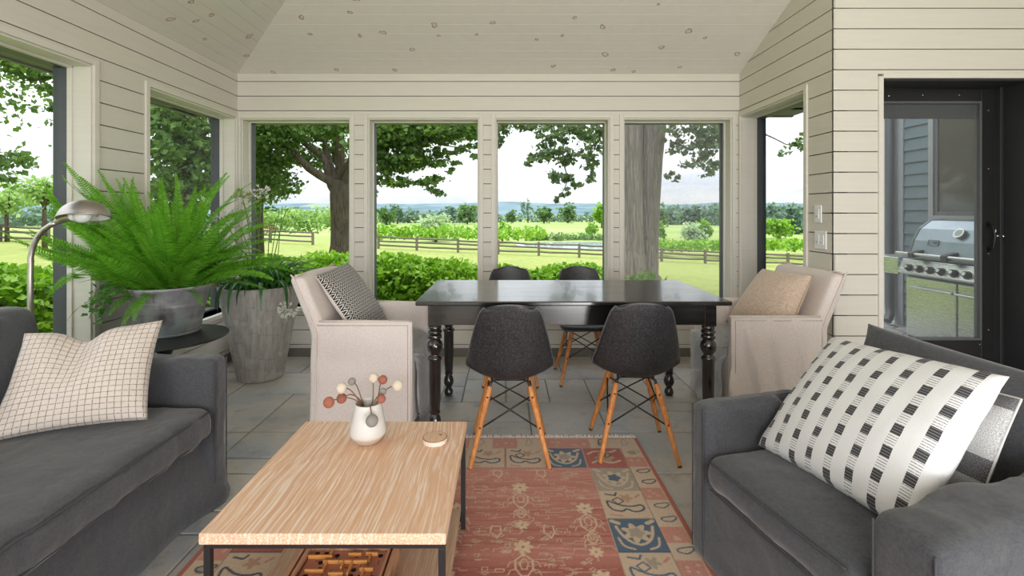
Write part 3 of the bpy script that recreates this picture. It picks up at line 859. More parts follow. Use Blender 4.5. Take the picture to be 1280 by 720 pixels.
# ------------------------------------------------------------------ pillows
def m_check():
    n = N('cream_windowpane_check'); s = n.sep(n.tc('UV')); wv = n.noise(n.tc('UV'), 60, 2)
    def lines(c, cnt, ph):
        f = n.math('FRACT', n.math('ADD', n.math('MULTIPLY', c, cnt), ph)); return n.ramp(n.math('ABSOLUTE', n.math('SUBTRACT', f, .5)), [(.04, 1), (.085, 0)])
    k = n.math('MAXIMUM', n.math('MULTIPLY', lines(s[0], 21, 0), n.ramp(wv, [(.35, .4), (.6, 1)])), n.math('MULTIPLY', lines(s[1], 19, .2), n.ramp(wv, [(.35, .4), (.6, 1)])))
    base = n.mix(n.noise(n.tc('UV'), 9, 4), lin('cdc1b7'), lin('d9cec5'))
    c = n.mix(n.math('MULTIPLY', k, .8), base, lin('4d443f'))
    return n.done(n.pbr(c, .9, 0, n.bump(n.noise(n.tc('UV'), 240, 2), .25, .002), .2, .2))
def m_dashes():
    n = N('white_weave_black_dashes'); uv = n.tc('UV'); s = n.sep(uv)
    col = n.math('MULTIPLY', s[0], 8.0); cf = n.math('FRACT', n.math('ADD', col, .06)); ci = n.math('FLOOR', n.math('ADD', col, .06))
    inband = n.math('MULTIPLY', n.math('GREATER_THAN', cf, .30), n.math('MULTIPLY', n.math('LESS_THAN', cf, .66), n.math('LESS_THAN', s[0], .97)))
    row = n.math('ADD', n.math('MULTIPLY', s[1], 7.0), n.math('MULTIPLY', n.math('MODULO', ci, 2), .5)); rf = n.math('FRACT', row)
    solid = n.math('MULTIPLY', n.math('LESS_THAN', rf, .45), inband)
    rib = n.math('FRACT', n.math('MULTIPLY', s[1], 63)); ribs = n.math('LESS_THAN', rib, .32)
    th = n.noise(n.map(uv, (130, 50, 1)), 1.5, 2)
    thin = n.math('MULTIPLY', n.math('MULTIPLY', ribs, inband), n.ramp(th, [(.36, .25), (.5, .75)]))
    k = n.math('MAXIMUM', n.math('MULTIPLY', solid, n.ramp(rib, [(.1, .72), (.35, 1)])), thin)
    base = n.mix(n.noise(n.map(uv, (160, 220, 1)), 1, 2), lin('d3d3d3'), lin('e8e8e8'))
    c = n.mix(k, base, lin('3b3a3c'))
    return n.done(n.pbr(c, .92, 0, n.bump(n.math('ADD', n.math('MULTIPLY', k, .6), n.noise(n.map(uv, (160, 220, 1)), 1, 2)), .3, .003), .2, .2))
def m_maze():
    n = N('black_white_diamond_weave'); s = n.sep(n.tc('UV'))
    a = n.math('FRACT', n.math('MULTIPLY', s[0], 10)); b = n.math('FRACT', n.math('MULTIPLY', s[1], 13))
    m = n.math('ADD', n.math('ABSOLUTE', n.math('SUBTRACT', a, .5)), n.math('ABSOLUTE', n.math('SUBTRACT', b, .5)))
    rings = n.math('LESS_THAN', n.math('FRACT', n.math('ADD', n.math('MULTIPLY', m, 3.0), .2)), .42)
    c = n.mix(rings, lin('252529'), lin('d8d4ce'))
    return n.done(n.pbr(c, .9, 0, n.bump(n.noise(n.tc('UV'), 160, 2), .2, .002), .2, .1))
def m_patch():
    n = N('grey_patched_linen'); uv = n.tc('UV'); s = n.sep(uv)
    wv = n.noise(n.map(uv, (70, 70, 1)), 2, 3, .6)
    light = n.mix(n.ramp(wv, [(.4, 0), (.6, 1)]), lin('8d8d8e'), lin('c8c7c5')); dark = n.mix(n.ramp(wv, [(.4, 0), (.6, 1)]), lin('3c3c3e'), lin('7d7d7e'))
    c = n.mix(n.math('GREATER_THAN', n.math('FRACT', n.math('ADD', n.math('MULTIPLY', s[1], 1.6), .28)), .70), light, dark)
    return n.done(n.pbr(c, .92, 0, n.bump(wv, .4, .003), .2, .1))
def put_pillow(corners, T, mats, label, n=28, pinch=.06, wr=.004, seed=0, back=.8, piping=None, crush=None, sag=None):
    mb, uv = pillow(corners, T, n, pinch, wr, seed, back, crush, sag)
    if len(mats) > 1: mb.mi = [0] * (n * n) + [1] * (n * n)
    c = sum((Vector(p) for p in corners), Vector()) / 4
    o = mb.build('throw_pillow', mats, loc=c, smooth=True, uv=uv)
    tag(o, label, 'pillow', 'throw pillows')
    if piping is not None:
        e = MB().tube(mb.edge + mb.edge[:1], .0035, 6, cap=False); e.build('edge_seam', piping, o, smooth=True)
    return o
M_BEIGE = m_fabric('beige_slub_linen', 'cbb5a2', weave=420, cr=.15, heather=.08, bumpw=.5)
put_pillow([(-1.83, 1.69, .492), (-1.405, 1.90, .488), (-1.455, 2.055, .845), (-1.86, 1.87, .835)], .085, [m_check()],
           'cream pillow with thin dark window-pane checks on the charcoal sofa', seed=2, pinch=.07, wr=.007,
           crush=lambda s, t: .75 * math.exp(-((s - .40) / .12) ** 2) * max(0, t - .4) * 1.6,
           sag=lambda s, t: .046 * math.exp(-((s - .44) / .13) ** 2) * max(0, t) ** 2)
put_pillow([A(p) for p in ((.20, .12, .44), (.19, .685, .462), (.49, .70, .862), (.505, .15, .83))], .09, [m_dashes()],
           'large white pillow with columns of black woven dashes on the charcoal armchair', seed=6, pinch=.035, wr=.006)
put_pillow([A(p) for p in ((.44, .38, .47), (.44, .655, .47), (.575, .675, .785), (.575, .38, .785))], .06, [m_patch()],
           'small grey patched pillow tucked behind the white dashed pillow', seed=9, pinch=.03, wr=.008, piping=simple('pale_edge_stitch', 'c9c8c6', .9))
put_pillow([(-.835, 2.885, .50), (-.80, 3.36, .50), (-1.105, 3.37, .955), (-1.14, 2.90, .925)], .075, [m_maze(), M_CREAM],
           'black and white diamond patterned pillow on the cream chair by the planter', seed=4, pinch=.02)
put_pillow([(1.565, 3.43, .53), (1.735, 2.995, .50), (1.895, 2.985, .912), (1.835, 3.45, .90)], .105, [M_BEIGE],
           'plain beige linen pillow on the cream chair by the light switches', seed=5, pinch=.05, wr=.004, piping=simple('beige_seam', 'b09880', .9))

# ------------------------------------------------------------------ black dining table
def dining_table():
    X0, X1, Y0, Y1, ZT = -.501, 1.259, 2.682, 3.543, .808
    r = empty('dining_table', ((X0 + X1) / 2, (Y0 + Y1) / 2, 0), label='worn black farmhouse dining table with turned legs', cat='table')
    MB().box(X0, X1, Y0, Y1, ZT - .025, ZT).build('table_top', M_BLACKWOOD, r, bevel=.006)
    i = .062; m = MB(); za, zb = .662, ZT - .025
    m.box(X0 + i + .06, X1 - i - .06, Y0 + i + .006, Y0 + i + .03, za, zb).box(X0 + i + .06, X1 - i - .06, Y1 - i - .03, Y1 - i - .006, za, zb)
    m.box(X0 + i + .006, X0 + i + .03, Y0 + i + .06, Y1 - i - .06, za, zb).box(X1 - i - .03, X1 - i - .006, Y0 + i + .06, Y1 - i - .06, za, zb)
    m.build('apron', M_BLACKWOOD, r, bevel=.002)
    prof = [(.016, 0), (.026, .004), (.031, .018), (.032, .03), (.026, .048), (.018, .060), (.024, .068), (.034, .088), (.036, .105), (.030, .13), (.021, .147), (.030, .152), (.031, .164), (.022, .169),
            (.029, .176), (.032, .24), (.034, .34), (.034, .452), (.038, .458), (.041, .466), (.038, .476), (.028, .482), (.026, .492), (.040, .512), (.045, .535), (.042, .556), (.028, .574), (.038, .582), (.040, .590), (.037, .600),
            (.030, .603), (.038, .610), (.040, .618), (.037, .627), (.030, .630), (.036, .638), (.036, .65), (.030, .655), (.030, .664)]
    for x in (X0 + .096, X1 - .096):
        for y in (Y0 + .096, Y1 - .096):
            lg = MB().lathe(prof, (x, y, 0), 24)
            o = lg.build('leg', M_BLACKWOOD, r, smooth=True, auto=50)
            MB().box(x - .034, x + .034, y - .034, y + .034, .655, zb).build('leg_block', M_BLACKWOOD, o, bevel=.003)
dining_table()

# ------------------------------------------------------------------ moulded shell chairs
def shell_chair():
    r = empty('shell_chair', (0, 0, 0))
    # profile from seat front to back top: (y, z, half width, curl up, curl forward)
    pr = [(.222, .418, .175, .000, 0), (.212, .436, .196, .004, 0), (.17, .446, .208, .014, 0), (.10, .442, .214, .026, 0), (.02, .434, .219, .040, 0), (-.06, .430, .223, .055, .0),
          (-.125, .434, .226, .068, .02), (-.172, .452, .2275, .068, .06), (-.200, .490, .228, .040, .09), (-.215, .54, .220, .012, .085), (-.229, .60, .208, 0, .07), (-.243, .66, .194, 0, .055), (-.257, .72, .178, 0, .042),
          (-.269, .775, .162, 0, .032), (-.277, .812, .146, 0, .026), (-.281, .836, .120, 0, .022), (-.283, .848, .085, 0, .018)]
    n = len(pr) - 1
    def fn(u, v):
        t = v * n; i = min(int(t), n - 1); f = t - i
        p0, p1, p2, p3 = pr[max(i - 1, 0)], pr[i], pr[i + 1], pr[min(i + 2, n)]
        c = [.5 * (2 * b + (c_ - a) * f + (2 * a - 5 * b + 4 * c_ - d) * f * f + (3 * b - a - 3 * c_ + d) * f ** 3) for a, b, c_, d in zip(p0, p1, p2, p3)]
        s = 2 * u - 1; w = c[2]; e = abs(s) ** 2.2
        # the top and the front lip are rounded off
        drop = -.012 * e if v > .93 else 0
        return Vector((s * w, c[0] + c[4] * e, c[1] + c[3] * e + drop))
    mb = MB().grid(fn, 22, 48)
    sh = mb.build('seat_shell', M_SHELL, r, local=True, smooth=True)
    so = sh.modifiers.new('thick', 'SOLIDIFY'); so.thickness = .007; so.offset = 0
    m = MB().tube([fn(0, k / 48) for k in range(49)] + [fn(k / 22, 1) for k in range(23)] + [fn(1, 1 - k / 48) for k in range(49)] + [fn(1 - k / 22, 0) for k in range(22)], .0045, 6, cap=False)
    m.build('rim', M_RIM, sh, local=True, smooth=True)
    FT = [(sx * .203, sy * .204) for sx in (-1, 1) for sy in (-1, 1)]
    leg = lambda sx, sy, z: Vector((sx * (.203 - .105 * z / .42), sy * (.204 - .092 * z / .42) , z))
    for sx in (-1, 1):
        for sy in (-1, 1):
            m = MB().tube([leg(sx, sy, z) for z in (.006, .05, .2, .33, .375, .395)], [.0105, .012, .0155, .0165, .0155, .012], 12)
            l = m.build('leg', M_CHAIRWOOD, r, local=True, smooth=True, auto=60)
            k = MB().tube([leg(sx, sy, 0), leg(sx, sy, .009)], .0112, 10)
            k.build('foot_glide', M_IRON, l, local=True, smooth=True, auto=40)
            for z in (.345, .20):
                MB().ball(leg(sx, sy, z) + Vector((0, sy * .0155, 0)), .0055, 8, (1, .6, 1)).build('bolt', M_IRON, l, local=True, smooth=True)
    m = MB(); rod = .0042
    for sx in (-1, 1):
        for sy in (-1, 1):
            m.tube([leg(sx, sy, .36), leg(sx, sy, .41), Vector((sx * .085, sy * .10, .422)), Vector((sx * .05, sy * .06, .426))], [.008, .008, .007, .006], 8)
    for s in (-1, 1):
        m.tube([leg(-1, s, .35), leg(1, s, .19)], rod, 6).tube([leg(1, s, .35), leg(-1, s, .19)], rod, 6)
        m.tube([leg(s, -1, .35), leg(s, 1, .19)], rod, 6).tube([leg(s, 1, .35), leg(s, -1, .19)], rod, 6)
    m.tube([(-.085, .10, .422), (.085, .10, .422)], .005, 6).tube([(-.085, -.10, .422), (.085, -.10, .422)], .005, 6)
    m.build('wire_brace', M_IRON, r, local=True, smooth=True)
    for sx in (-1, 1):
        for sy in (-1, 1):
            MB().lathe([(.014, 0), (.016, .006), (.014, .016)], (sx * .085, sy * .10, .420), 10).build('shock_mount', M_IRON, r, local=True, smooth=True, auto=40)
    return r
M_RIM = simple('shell_rim_grey', '5a5a5c', .4)
proto = shell_chair()
spots = [((.022, 2.646), 0, 'black moulded shell chair with orange wooden legs pushed to the near side of the table, closer to the coffee table'),
         ((.70, 2.687), -.06, 'black moulded shell chair on the near side of the table, closer to the charcoal armchair'),
         ((.036, 3.80), math.pi, 'black shell chair on the window side of the table, mostly hidden, opposite the chair by the coffee table'),
         ((.615, 3.825), math.pi, 'black shell chair on the window side of the table, legs showing between the two near chairs')]
spots[0] = (spots[0][0], 0, 'near black shell chair with orange legs, standing next to the coffee table')
spots[1] = (spots[1][0], -.06, 'near black shell chair with orange legs, standing next to the charcoal armchair')
spots[2] = (spots[2][0], math.pi, 'far black shell chair whose back shows beside the window post, near the cream patterned-pillow chair')
spots[3] = (spots[3][0], math.pi, 'far black shell chair below the pond view, its legs showing between the near chairs')
for i, ((x, y), a, lb) in enumerate(spots):
    o = proto if i == 0 else copy_tree(proto)
    o.location = (x, y, 0); o.rotation_euler.z = a
    tag(o, lb, 'chair', 'shell chairs at the dining table')

# ------------------------------------------------------------------ coffee table and what stands on it
CX0, CX1, CY0, CY1, CZ = -.823, -.160, 1.296, 1.997, .44
def coffee_table():
    r = empty('coffee_table', ((CX0 + CX1) / 2, (CY0 + CY1) / 2, 0), label='low light oak coffee table on a black steel frame', cat='coffee table')
    MB().box(CX0, CX1, CY0, CY1, CZ - .030, CZ).build('table_top', M_OAK, r, bevel=.003)
    a = .012; t = .018; x0, x1, y0, y1 = CX0 + .006, CX1 - .004, CY0 + a, CY1 - a; zt = CZ - .030; zs = .098
    m = MB()
    m.box(x0, x1, y0, y0 + t, zt - t, zt).box(x0, x1, y1 - t, y1, zt - t, zt).box(x0, x0 + t, y0 + t, y1 - t, zt - t, zt).box(x1 - t, x1, y0 + t, y1 - t, zt - t, zt)
    m.build('frame_rail', M_IRON, r, bevel=.0015)
    for x in (x0, x1 - t):
        for y in (y0, y1 - t): MB().box(x, x + t, y, y + t, .0102, zt - t).build('leg', M_IRON, r, bevel=.0015)
    m = MB().box(x0 + t, x1 - t, y0 - .0, y0 + t, .045, .063).box(x0 + t, x1 - t, y1 - t, y1, .045, .063); m.build('shelf_rail', M_IRON, r, bevel=.001)
    sx0, sx1 = x0 + t - .012, x1 - t + .012
    MB().box(CX0 + .026, CX1 - .024, CY0 + .02, CY1 - .02, .063, .093).build('lower_shelf', M_OAKDARK, r, bevel=.003)
coffee_table()

def labyrinth():
    x0, x1, y0, y1, z0, z1 = -.700, -.372, 1.39, 1.70, .0935, .158
    mf = m_oak('game_box_wood', 'b58566', 'c69878', 'd2a888'); mo = simple('game_board_wood', 'b47a63', .5, var=.1, scale=20); mh = simple('dark_hole', '140f0d', .9)
    mw = simple('orange_maze_wood', 'd0924c', .5, var=.1); ml = simple('black_maze_line', '2b211d', .8)
    r = empty('labyrinth_game', ((x0 + x1) / 2, (y0 + y1) / 2, z0), label='wooden labyrinth maze game on the lower shelf of the coffee table', cat='game')
    t = .012; m = MB().box(x0, x1, y0, y0 + t, z0, z1).box(x0, x1, y1 - t, y1, z0, z1).box(x0, x0 + t, y0 + t, y1 - t, z0, z1).box(x1 - t, x1, y0 + t, y1 - t, z0, z1).box(x0 + t, x1 - t, y0 + t, y1 - t, z0, z0 + .01)
    m.build('box', mf, r, bevel=.002)
    g = .020; m = MB(); a0, a1, b0, b1 = x0 + g, x1 - g, y0 + g, y1 - g; zr = z1 - .004
    m.box(a0, a1, b0, b0 + .010, zr - .03, zr).box(a0, a1, b1 - .010, b1, zr - .03, zr).box(a0, a0 + .010, b0 + .01, b1 - .01, zr - .03, zr).box(a1 - .010, a1, b0 + .01, b1 - .01, zr - .03, zr)
    m.build('tilting_frame', mf, r, bevel=.0015)
    c0, c1, d0, d1 = a0 + .016, a1 - .016, b0 + .016, b1 - .016; zb = z1 - .022
    bd = MB().box(c0, c1, d0, d1, zb - .006, zb); board = bd.build('board', mo, r)
    q = random.Random(5); hl = MB(); ln = MB(); cols, rows = 7, 7; used = []
    for i in range(cols):
        for j in range(rows):
            if (i * 3 + j * 5 + (i * j) % 3) % 3 == 0:
                x = c0 + (i + .5) * (c1 - c0) / cols + q.uniform(-.006, .006); y = d0 + (j + .5) * (d1 - d0) / rows + q.uniform(-.006, .006)
                hl.lathe([(.0085, -.004), (.0085, .0006)], (x, y, zb), 16); used.append((x, y))
    hl.build('hole', mh, board)
    for k in range(26):
        x, y = c0 + q.uniform(.02, .24), d0 + q.uniform(.02, .20)
        if q.random() < .5: ln.box(x, x + .022, y, y + .0022, zb, zb + .0005)
        else: ln.box(x, x + .0022, y, y + .022, zb, zb + .0005)
    ln.build('track_line', ml, board)
    W = [(0, 5.9, 2.2, 'h'), (1.6, 5.2, 1.5, 'h'), (3, 5.2, 2.8, 'h'), (4.2, 3.6, 1.7, 'v'), (0.4, 4.0, 1.5, 'h'), (1.9, 4.0, 1.2, 'v'), (2.6, 3.6, 1.3, 'h'), (3.4, 4.4, .9, 'v'), (5.2, 4.2, 1.2, 'h'), (5.6, 5.2, 1.0, 'v'), (0, 3.0, .8, 'h'),
         (1.1, 2.9, 1.9, 'h'), (3.5, 2.8, 2.1, 'h'), (5.5, 2.8, 1.4, 'v'), (6, 3.0, .9, 'h'), (0.8, 1.6, 1.6, 'v'), (2.2, 1.5, 1.8, 'h'), (4.6, 1.2, 1.4, 'h'), (1.2, .7, 1.4, 'h'), (5.2, .5, 1.3, 'v'), (1.9, 6.2, .6, 'v'), (3.6, 6.2, 1.2, 'h'), (5.2, 6.3, 1.1, 'h')]
    ux, uy = (c1 - c0) / 7, (d1 - d0) / 7
    for (x, y, l, dr) in W:
        bx = (c0 + x * ux, d0 + y * uy)
        if dr == 'h': b = (bx[0], min(bx[0] + l * ux, c1), bx[1], bx[1] + .006)
        else: b = (bx[0], bx[0] + .006, bx[1], min(bx[1] + l * uy, d1))
        MB().box(*b, zb, zb + .012).build('maze_wall', mw, r, bevel=.0008)
    for (p, d) in (((x1, (y0 + y1) / 2, z0 + .03), (1, 0, 0)), (((x0 + x1) / 2, y0, z0 + .03), (0, -1, 0))):
        p = Vector(p); d = Vector(d); MB().tube([p, p + d * .012, p + d * .013, p + d * .028, p + d * .03], [.005, .005, .014, .014, .011], 16).build('tilt_knob', mf, r, smooth=True, auto=40)
labyrinth()

def vase():
    c = Vector((-.517, 1.82, CZ + .0008))
    n = N('matte_white_stoneware'); z = n.sep(n.tc('Object'))[2]
    sp = n.noise(n.tc(), 90, 3)
    cc = n.mix(n.ramp(n.math('ADD', z, n.math('MULTIPLY', n.noise(n.tc(), 14, 2), .004)), [(.030, 0), (.034, 1)]), lin('c4b6a6'), lin('d6d3ce'))
    cc = n.mix(n.ramp(sp, [(.66, 0), (.74, .35)]), cc, lin('8d8073'))
    mv = n.done(n.pbr(cc, .5, 0, None, .4))
    r = empty('vase', c, label='small white tapered stoneware vase holding felt ball stems on the coffee table', cat='vase')
    out = [(.034, 0), (.042, .002), (.050, .010), (.060, .022), (.0665, .034), (.068, .042), (.066, .052), (.060, .085), (.054, .115), (.0495, .138), (.048, .146)]
    inn = [(.0455, .147), (.0445, .140), (.048, .11), (.055, .07), (.060, .045), (.05, .02), (.0, .012)]
    m = MB().lathe(out + inn, (0, 0, 0), 40); m.build('body', mv, r, local=True, smooth=True)
    cols = {'t': simple('terracotta_felt', 'a0614f', .95, bump=.8, bscale=220, var=.15), 'c': simple('cream_felt', 'd6c8b6', .95, bump=.8, bscale=220), 'g': simple('grey_felt', '8f8a85', .95, bump=.8, bscale=220, var=.15)}
    ms = simple('brown_twig', '7a5a47', .8, bump=.5); mg = simple('green_twig', '76804e', .8)
    B = [(411, 503, 6.9, 't', 1.80), (427, 498, 6.3, 't', 1.86), (426.7, 485, 6.9, 'c', 1.83), (440, 477, 4.8, 'g', 1.87), (467, 472.5, 6.3, 'c', 1.86), (478.5, 474.7, 5.6, 't', 1.85), (497, 481.6, 6.9, 'c', 1.82), (478.5, 489.5, 4.6, 'g', 1.81), (476.7, 498.7, 5.4, 't', 1.77), (465, 526, 7.8, 'g', 1.74)]
    words_ = ['lowest terracotta felt ball stem, leaning furthest from the dining table', 'shaded terracotta felt ball stem tucked beneath the cream ball', 'cream felt ball stem above the shaded terracotta ball', 'small grey felt ball stem standing upright over the vase', 'tallest cream felt ball stem beside a terracotta ball',
              'terracotta felt ball stem touching the tallest cream ball', 'cream felt ball stem reaching towards the dining table leg', 'tiny grey felt ball stem above a small terracotta ball', 'small terracotta felt ball stem just over the vase rim', 'large grey felt ball stem hanging over the front of the vase']
    for i, (px, py, rp, k, Y) in enumerate(B):
        p = P(px, py, Y); R = rp * Y / F
        root = tag(empty('felt_ball_stem', c + Vector((0, 0, .02))), words_[i], 'felt ball stem', 'felt ball stems in the vase')
        d = p - c; a = math.atan2(d.y, d.x)
        rim = c + Vector((math.cos(a) * .036, math.sin(a) * .036, .150)); base = c + Vector((-math.cos(a) * .018, -math.sin(a) * .018, .02))
        mid = rim.lerp(p, .5) + Vector((0, 0, .018 if i != 9 else .012))
        pts = []
        ctrl = [base, base.lerp(rim, .6), rim, mid, p]
        for s in range(len(ctrl) - 1):
            p0, p1, p2, p3 = ctrl[max(s - 1, 0)], ctrl[s], ctrl[s + 1], ctrl[min(s + 2, len(ctrl) - 1)]
            for f in [0, .25, .5, .75]: pts.append(.5 * (2 * p1 + (p2 - p0) * f + (2 * p0 - 5 * p1 + 4 * p2 - p3) * f * f + (3 * p1 - p0 - 3 * p2 + p3) * f ** 3))
        pts.append(p)
        MB().tube(pts, .0022, 7).build('stem', mg if i in (4,) else ms, root, smooth=True)
        MB().ball(p, R, 20).build('felt_ball', cols[k], root, smooth=True)
vase()
def coaster():
    c = Vector((-.265, 1.815, CZ + .0005))
    r = empty('coaster', c, label='round wood slice coaster with a dark rim on the coffee table', cat='coaster')
    n = N('coaster_side'); s = n.noise(n.map(n.tc(), (1, 1, 1)), 320, 1); m1 = n.done(n.pbr(n.mix(n.ramp(s, [(.45, 0), (.52, 1)]), lin('d8c4b2'), lin('f0e7de')), .8))
    MB().lathe([(.0425, 0), (.0445, .002), (.0445, .014), (.0435, .016)], (0, 0, 0), 36).build('disc', m1, r, local=True, smooth=True, auto=40)
    m2 = m_oak('coaster_top_wood', 'cfa684', 'dcbb9b', 'e6cdb2')
    MB().lathe([(.0440, .0155), (.0435, .020), (.042, .0215)], (0, 0, 0), 36).build('top_slice', m2, r, local=True, smooth=True, auto=40)
    pts = [(math.cos(k / 30 * 2 * math.pi) * .0437, math.sin(k / 30 * 2 * math.pi) * .0437, .0195) for k in range(31)]
    MB().tube(pts, .0016, 6, cap=False).build('bark_rim', simple('bark_rim', '8a5f48', .9), r, local=True, smooth=True)
    MB().lathe([(.006, .0212), (.0055, .0222), (.002, .0224)], (.02, .012, 0), 12).build('knot', simple('coaster_knot', 'a26a4e', .8), r, local=True, smooth=True)
coaster()
# ------------------------------------------------------------------ rug: knotted pattern laid down as a fine colour grid
def rug():
    X0, X1, Y0, Y1 = -1.172, .752, -.02, 2.775
    W, L = X1 - X0, Y1 - Y0
    xs = np.arange(0, W + 1e-6, W / 480); yf = 1.22
    ys = np.concatenate([np.arange(0, L - yf if False else L - 1.52, .016), np.arange(L - 1.52, L, .004), [L]])
    nx, ny = len(xs), len(ys)
    GX, GY = np.meshgrid(xs, ys); img = np.zeros((ny, nx, 3))
    g = np.random.default_rng(3); lc = lambda h: np.array(lin(h)[:3])
    RED, RED2, CREAM, BLUE, GREYB, DARK, PALE, TAN = lc('ae6256'), lc('c58b7b'), lc('cbb39a'), lc('54687c'), lc('a69a8a'), lc('3d4a58'), lc('d9bfa0'), lc('b89478')
    img[:] = RED
    def region(x0, x1, y0, y1): return np.s_[np.searchsorted(ys, y0):np.searchsorted(ys, y1), np.searchsorted(xs, x0):np.searchsorted(xs, x1)]
    def rect(x0, x1, y0, y1, c): img[region(x0, x1, y0, y1)] = c
    def stroke(pts, w, c, closed=False, soft=0):
        pts = [np.array(p, float) for p in pts]
        for _ in range(soft):                       # round the corners off
            q = []
            m = len(pts) if closed else len(pts) - 1
            if not closed: q.append(pts[0])
            for i in range(m):
                a, b = pts[i], pts[(i + 1) % len(pts)]; q += [a * .75 + b * .25, a * .25 + b * .75]
            if not closed: q.append(pts[-1])
            pts = q
        if closed: pts = pts + [pts[0]]
        for a, b in zip(pts[:-1], pts[1:]):
            s = region(min(a[0], b[0]) - w, max(a[0], b[0]) + w, min(a[1], b[1]) - w, max(a[1], b[1]) + w)
            qx, qy = GX[s], GY[s]
            if qx.size == 0: continue
            d = b - a; l2 = max(1e-12, d @ d); t = np.clip(((qx - a[0]) * d[0] + (qy - a[1]) * d[1]) / l2, 0, 1)
            dist = np.hypot(qx - a[0] - t * d[0], qy - a[1] - t * d[1]); m = np.clip((w / 2 + .0012 - dist) / .0024, 0, 1)[..., None]
            img[s] = img[s] * (1 - m) + c * m
    def blob(cx, cy, fn, R, c):
        s = region(cx - R, cx + R, cy - R, cy + R); qx, qy = GX[s] - cx, GY[s] - cy
        if qx.size == 0: return
        r = np.hypot(qx, qy); a = np.arctan2(qy, qx); m = np.clip((fn(a) - r) / .003 + .5, 0, 1)[..., None]
        img[s] = img[s] * (1 - m) + c * m
    # abrash: streaks of lighter and darker red across the field
    st = np.zeros((ny, 1))
    for fr, am in ((3, .35), (9, .3), (31, .25), (80, .2)): st[:, 0] += am * np.interp(ys, np.linspace(0, L, int(fr * L) + 3), g.normal(size=int(fr * L) + 3))
    rowshift = np.zeros((ny, nx))
    for k in range(700):
        y = g.uniform(L - 1.52, L); x = g.uniform(0, W); w = g.uniform(.05, .3); s = region(x, min(W, x + w), y, y + .004 * g.integers(1, 3)); rowshift[s] += g.normal() * .5
    mixv = np.clip(.5 + .36 * st + .34 * rowshift + .30 * (GY - (L - .75)) , 0, 1)[..., None]
    img[:] = RED * .84 * (1 - mixv) + (RED2 * 1.12) * mixv
    B1, B2, E = .122, .203, .022          # outer border, main border, edge cord
    fx0, fx1, fy1 = B1 + B2, W - B1 - B2, L - B1 - B2
    # ---- field motifs in cream line
    def flower(cx, cy, R=.040, c=PALE):
        blob(cx, cy, lambda a: R * (.84 + .18 * np.cos(7 * a)), R * 1.1, c); blob(cx, cy, lambda a: R * .16 + 0 * a, R, RED)
    def lantern(cx, cy, h=.11, w=.032, c=PALE):
        stroke([(cx, cy + h), (cx + w, cy + h * .72), (cx + w, cy + h * .32), (cx + w * .35, cy), (cx - w * .35, cy), (cx - w, cy + h * .32), (cx - w, cy + h * .72)], .0055, c, True)
        stroke([(cx, cy + h * .8), (cx + w * .5, cy + h * .62), (cx + w * .3, cy + h * .3), (cx - w * .3, cy + h * .3), (cx - w * .5, cy + h * .62)], .004, c, True)
        for s in (-1, 1):
            for q in (.3, .68): stroke([(cx + s * w, cy + h * q), (cx + s * w * 1.6, cy + h * (q - .05)), (cx + s * w * 1.9, cy + h * (q - .28))], .0034, c)
    cxs = [fx0 + .10 + .277 * k for k in range(5)]
    for i, cx in enumerate([.068 - X0 - .277 * 2, .068 - X0 - .277, .068 - X0, .345 - X0, .622 - X0]):
        if not fx0 < cx < fx1: continue
        for k in range(-1, 9):
            y = L - .50 - .285 * k * 1.42 - (.0 if i % 2 == 0 else .16) + .0
            if y > fy1 - .02 or y < .2: continue
            flower(cx, y); lantern(cx, y - .15); stroke([(cx, y - .03), (cx, y - .05)], .006, PALE); lantern(cx, y - .225, .07, .018); flower(cx, y - .285 + .012, .03)
            stroke([(cx, y - .285), (cx, y - .32)], .004, PALE)
        for k in range(5):
            y = L - .375 - .435 * k
            for s in (-1, 1) if i % 2 == 0 else ():
                vx = cx + s * .108
                if fx0 + .03 < vx < fx1 - .03:
                    stroke([(vx - .018, y + .03), (vx + .018, y + .03), (vx + .022, y - .01), (vx + .006, y - .045), (vx + .0, y - .03), (vx - .022, y - .01)], .0055, PALE, True)
    for k in range(900):                 # hooks and little buds
        x, y = g.uniform(fx0 + .02, fx1 - .06), g.uniform(L - 1.5, fy1 - .02); s = g.choice([-1, 1]); a = g.uniform(.012, .045); b = g.uniform(.005, .02)
        kind = g.integers(0, 5); c = PALE * .86
        if kind == 0: stroke([(x, y), (x + a, y), (x + a, y + s * b)], .0033, c)
        elif kind == 1: stroke([(x, y), (x + a, y), (x + a * 1.2, y + s * b), (x + a * 2, y + s * b)], .0033, c)
        elif kind == 2: stroke([(x, y), (x, y + b), (x + a, y + b), (x + a, y)], .0033, c)
        elif kind == 3: stroke([(x, y), (x + .012, y + .008), (x + .024, y), (x + .012, y - .008)], .0035, c, True)
        else: stroke([(x, y), (x + a * 2.2, y + s * .002)], .0026, c)
    # ---- main border: square tiles
    def boteh(cx, cy, s, c, rot=0, w=.007, fill=None):
        pts = []
        for t in np.linspace(0, 2 * math.pi, 18)[:-1]:
            r = s * (.62 + .25 * math.cos(t - .6)); x, y = r * 1.35 * math.cos(t), r * .62 * math.sin(t)
            y += .45 * max(0, x - s * .3)
            pts.append((cx + x * math.cos(rot) - y * math.sin(rot), cy + x * math.sin(rot) + y * math.cos(rot)))
        if fill is not None: blob(cx, cy, lambda a: s * .55 + 0 * a, s, fill)
        stroke(pts, w, c, True)
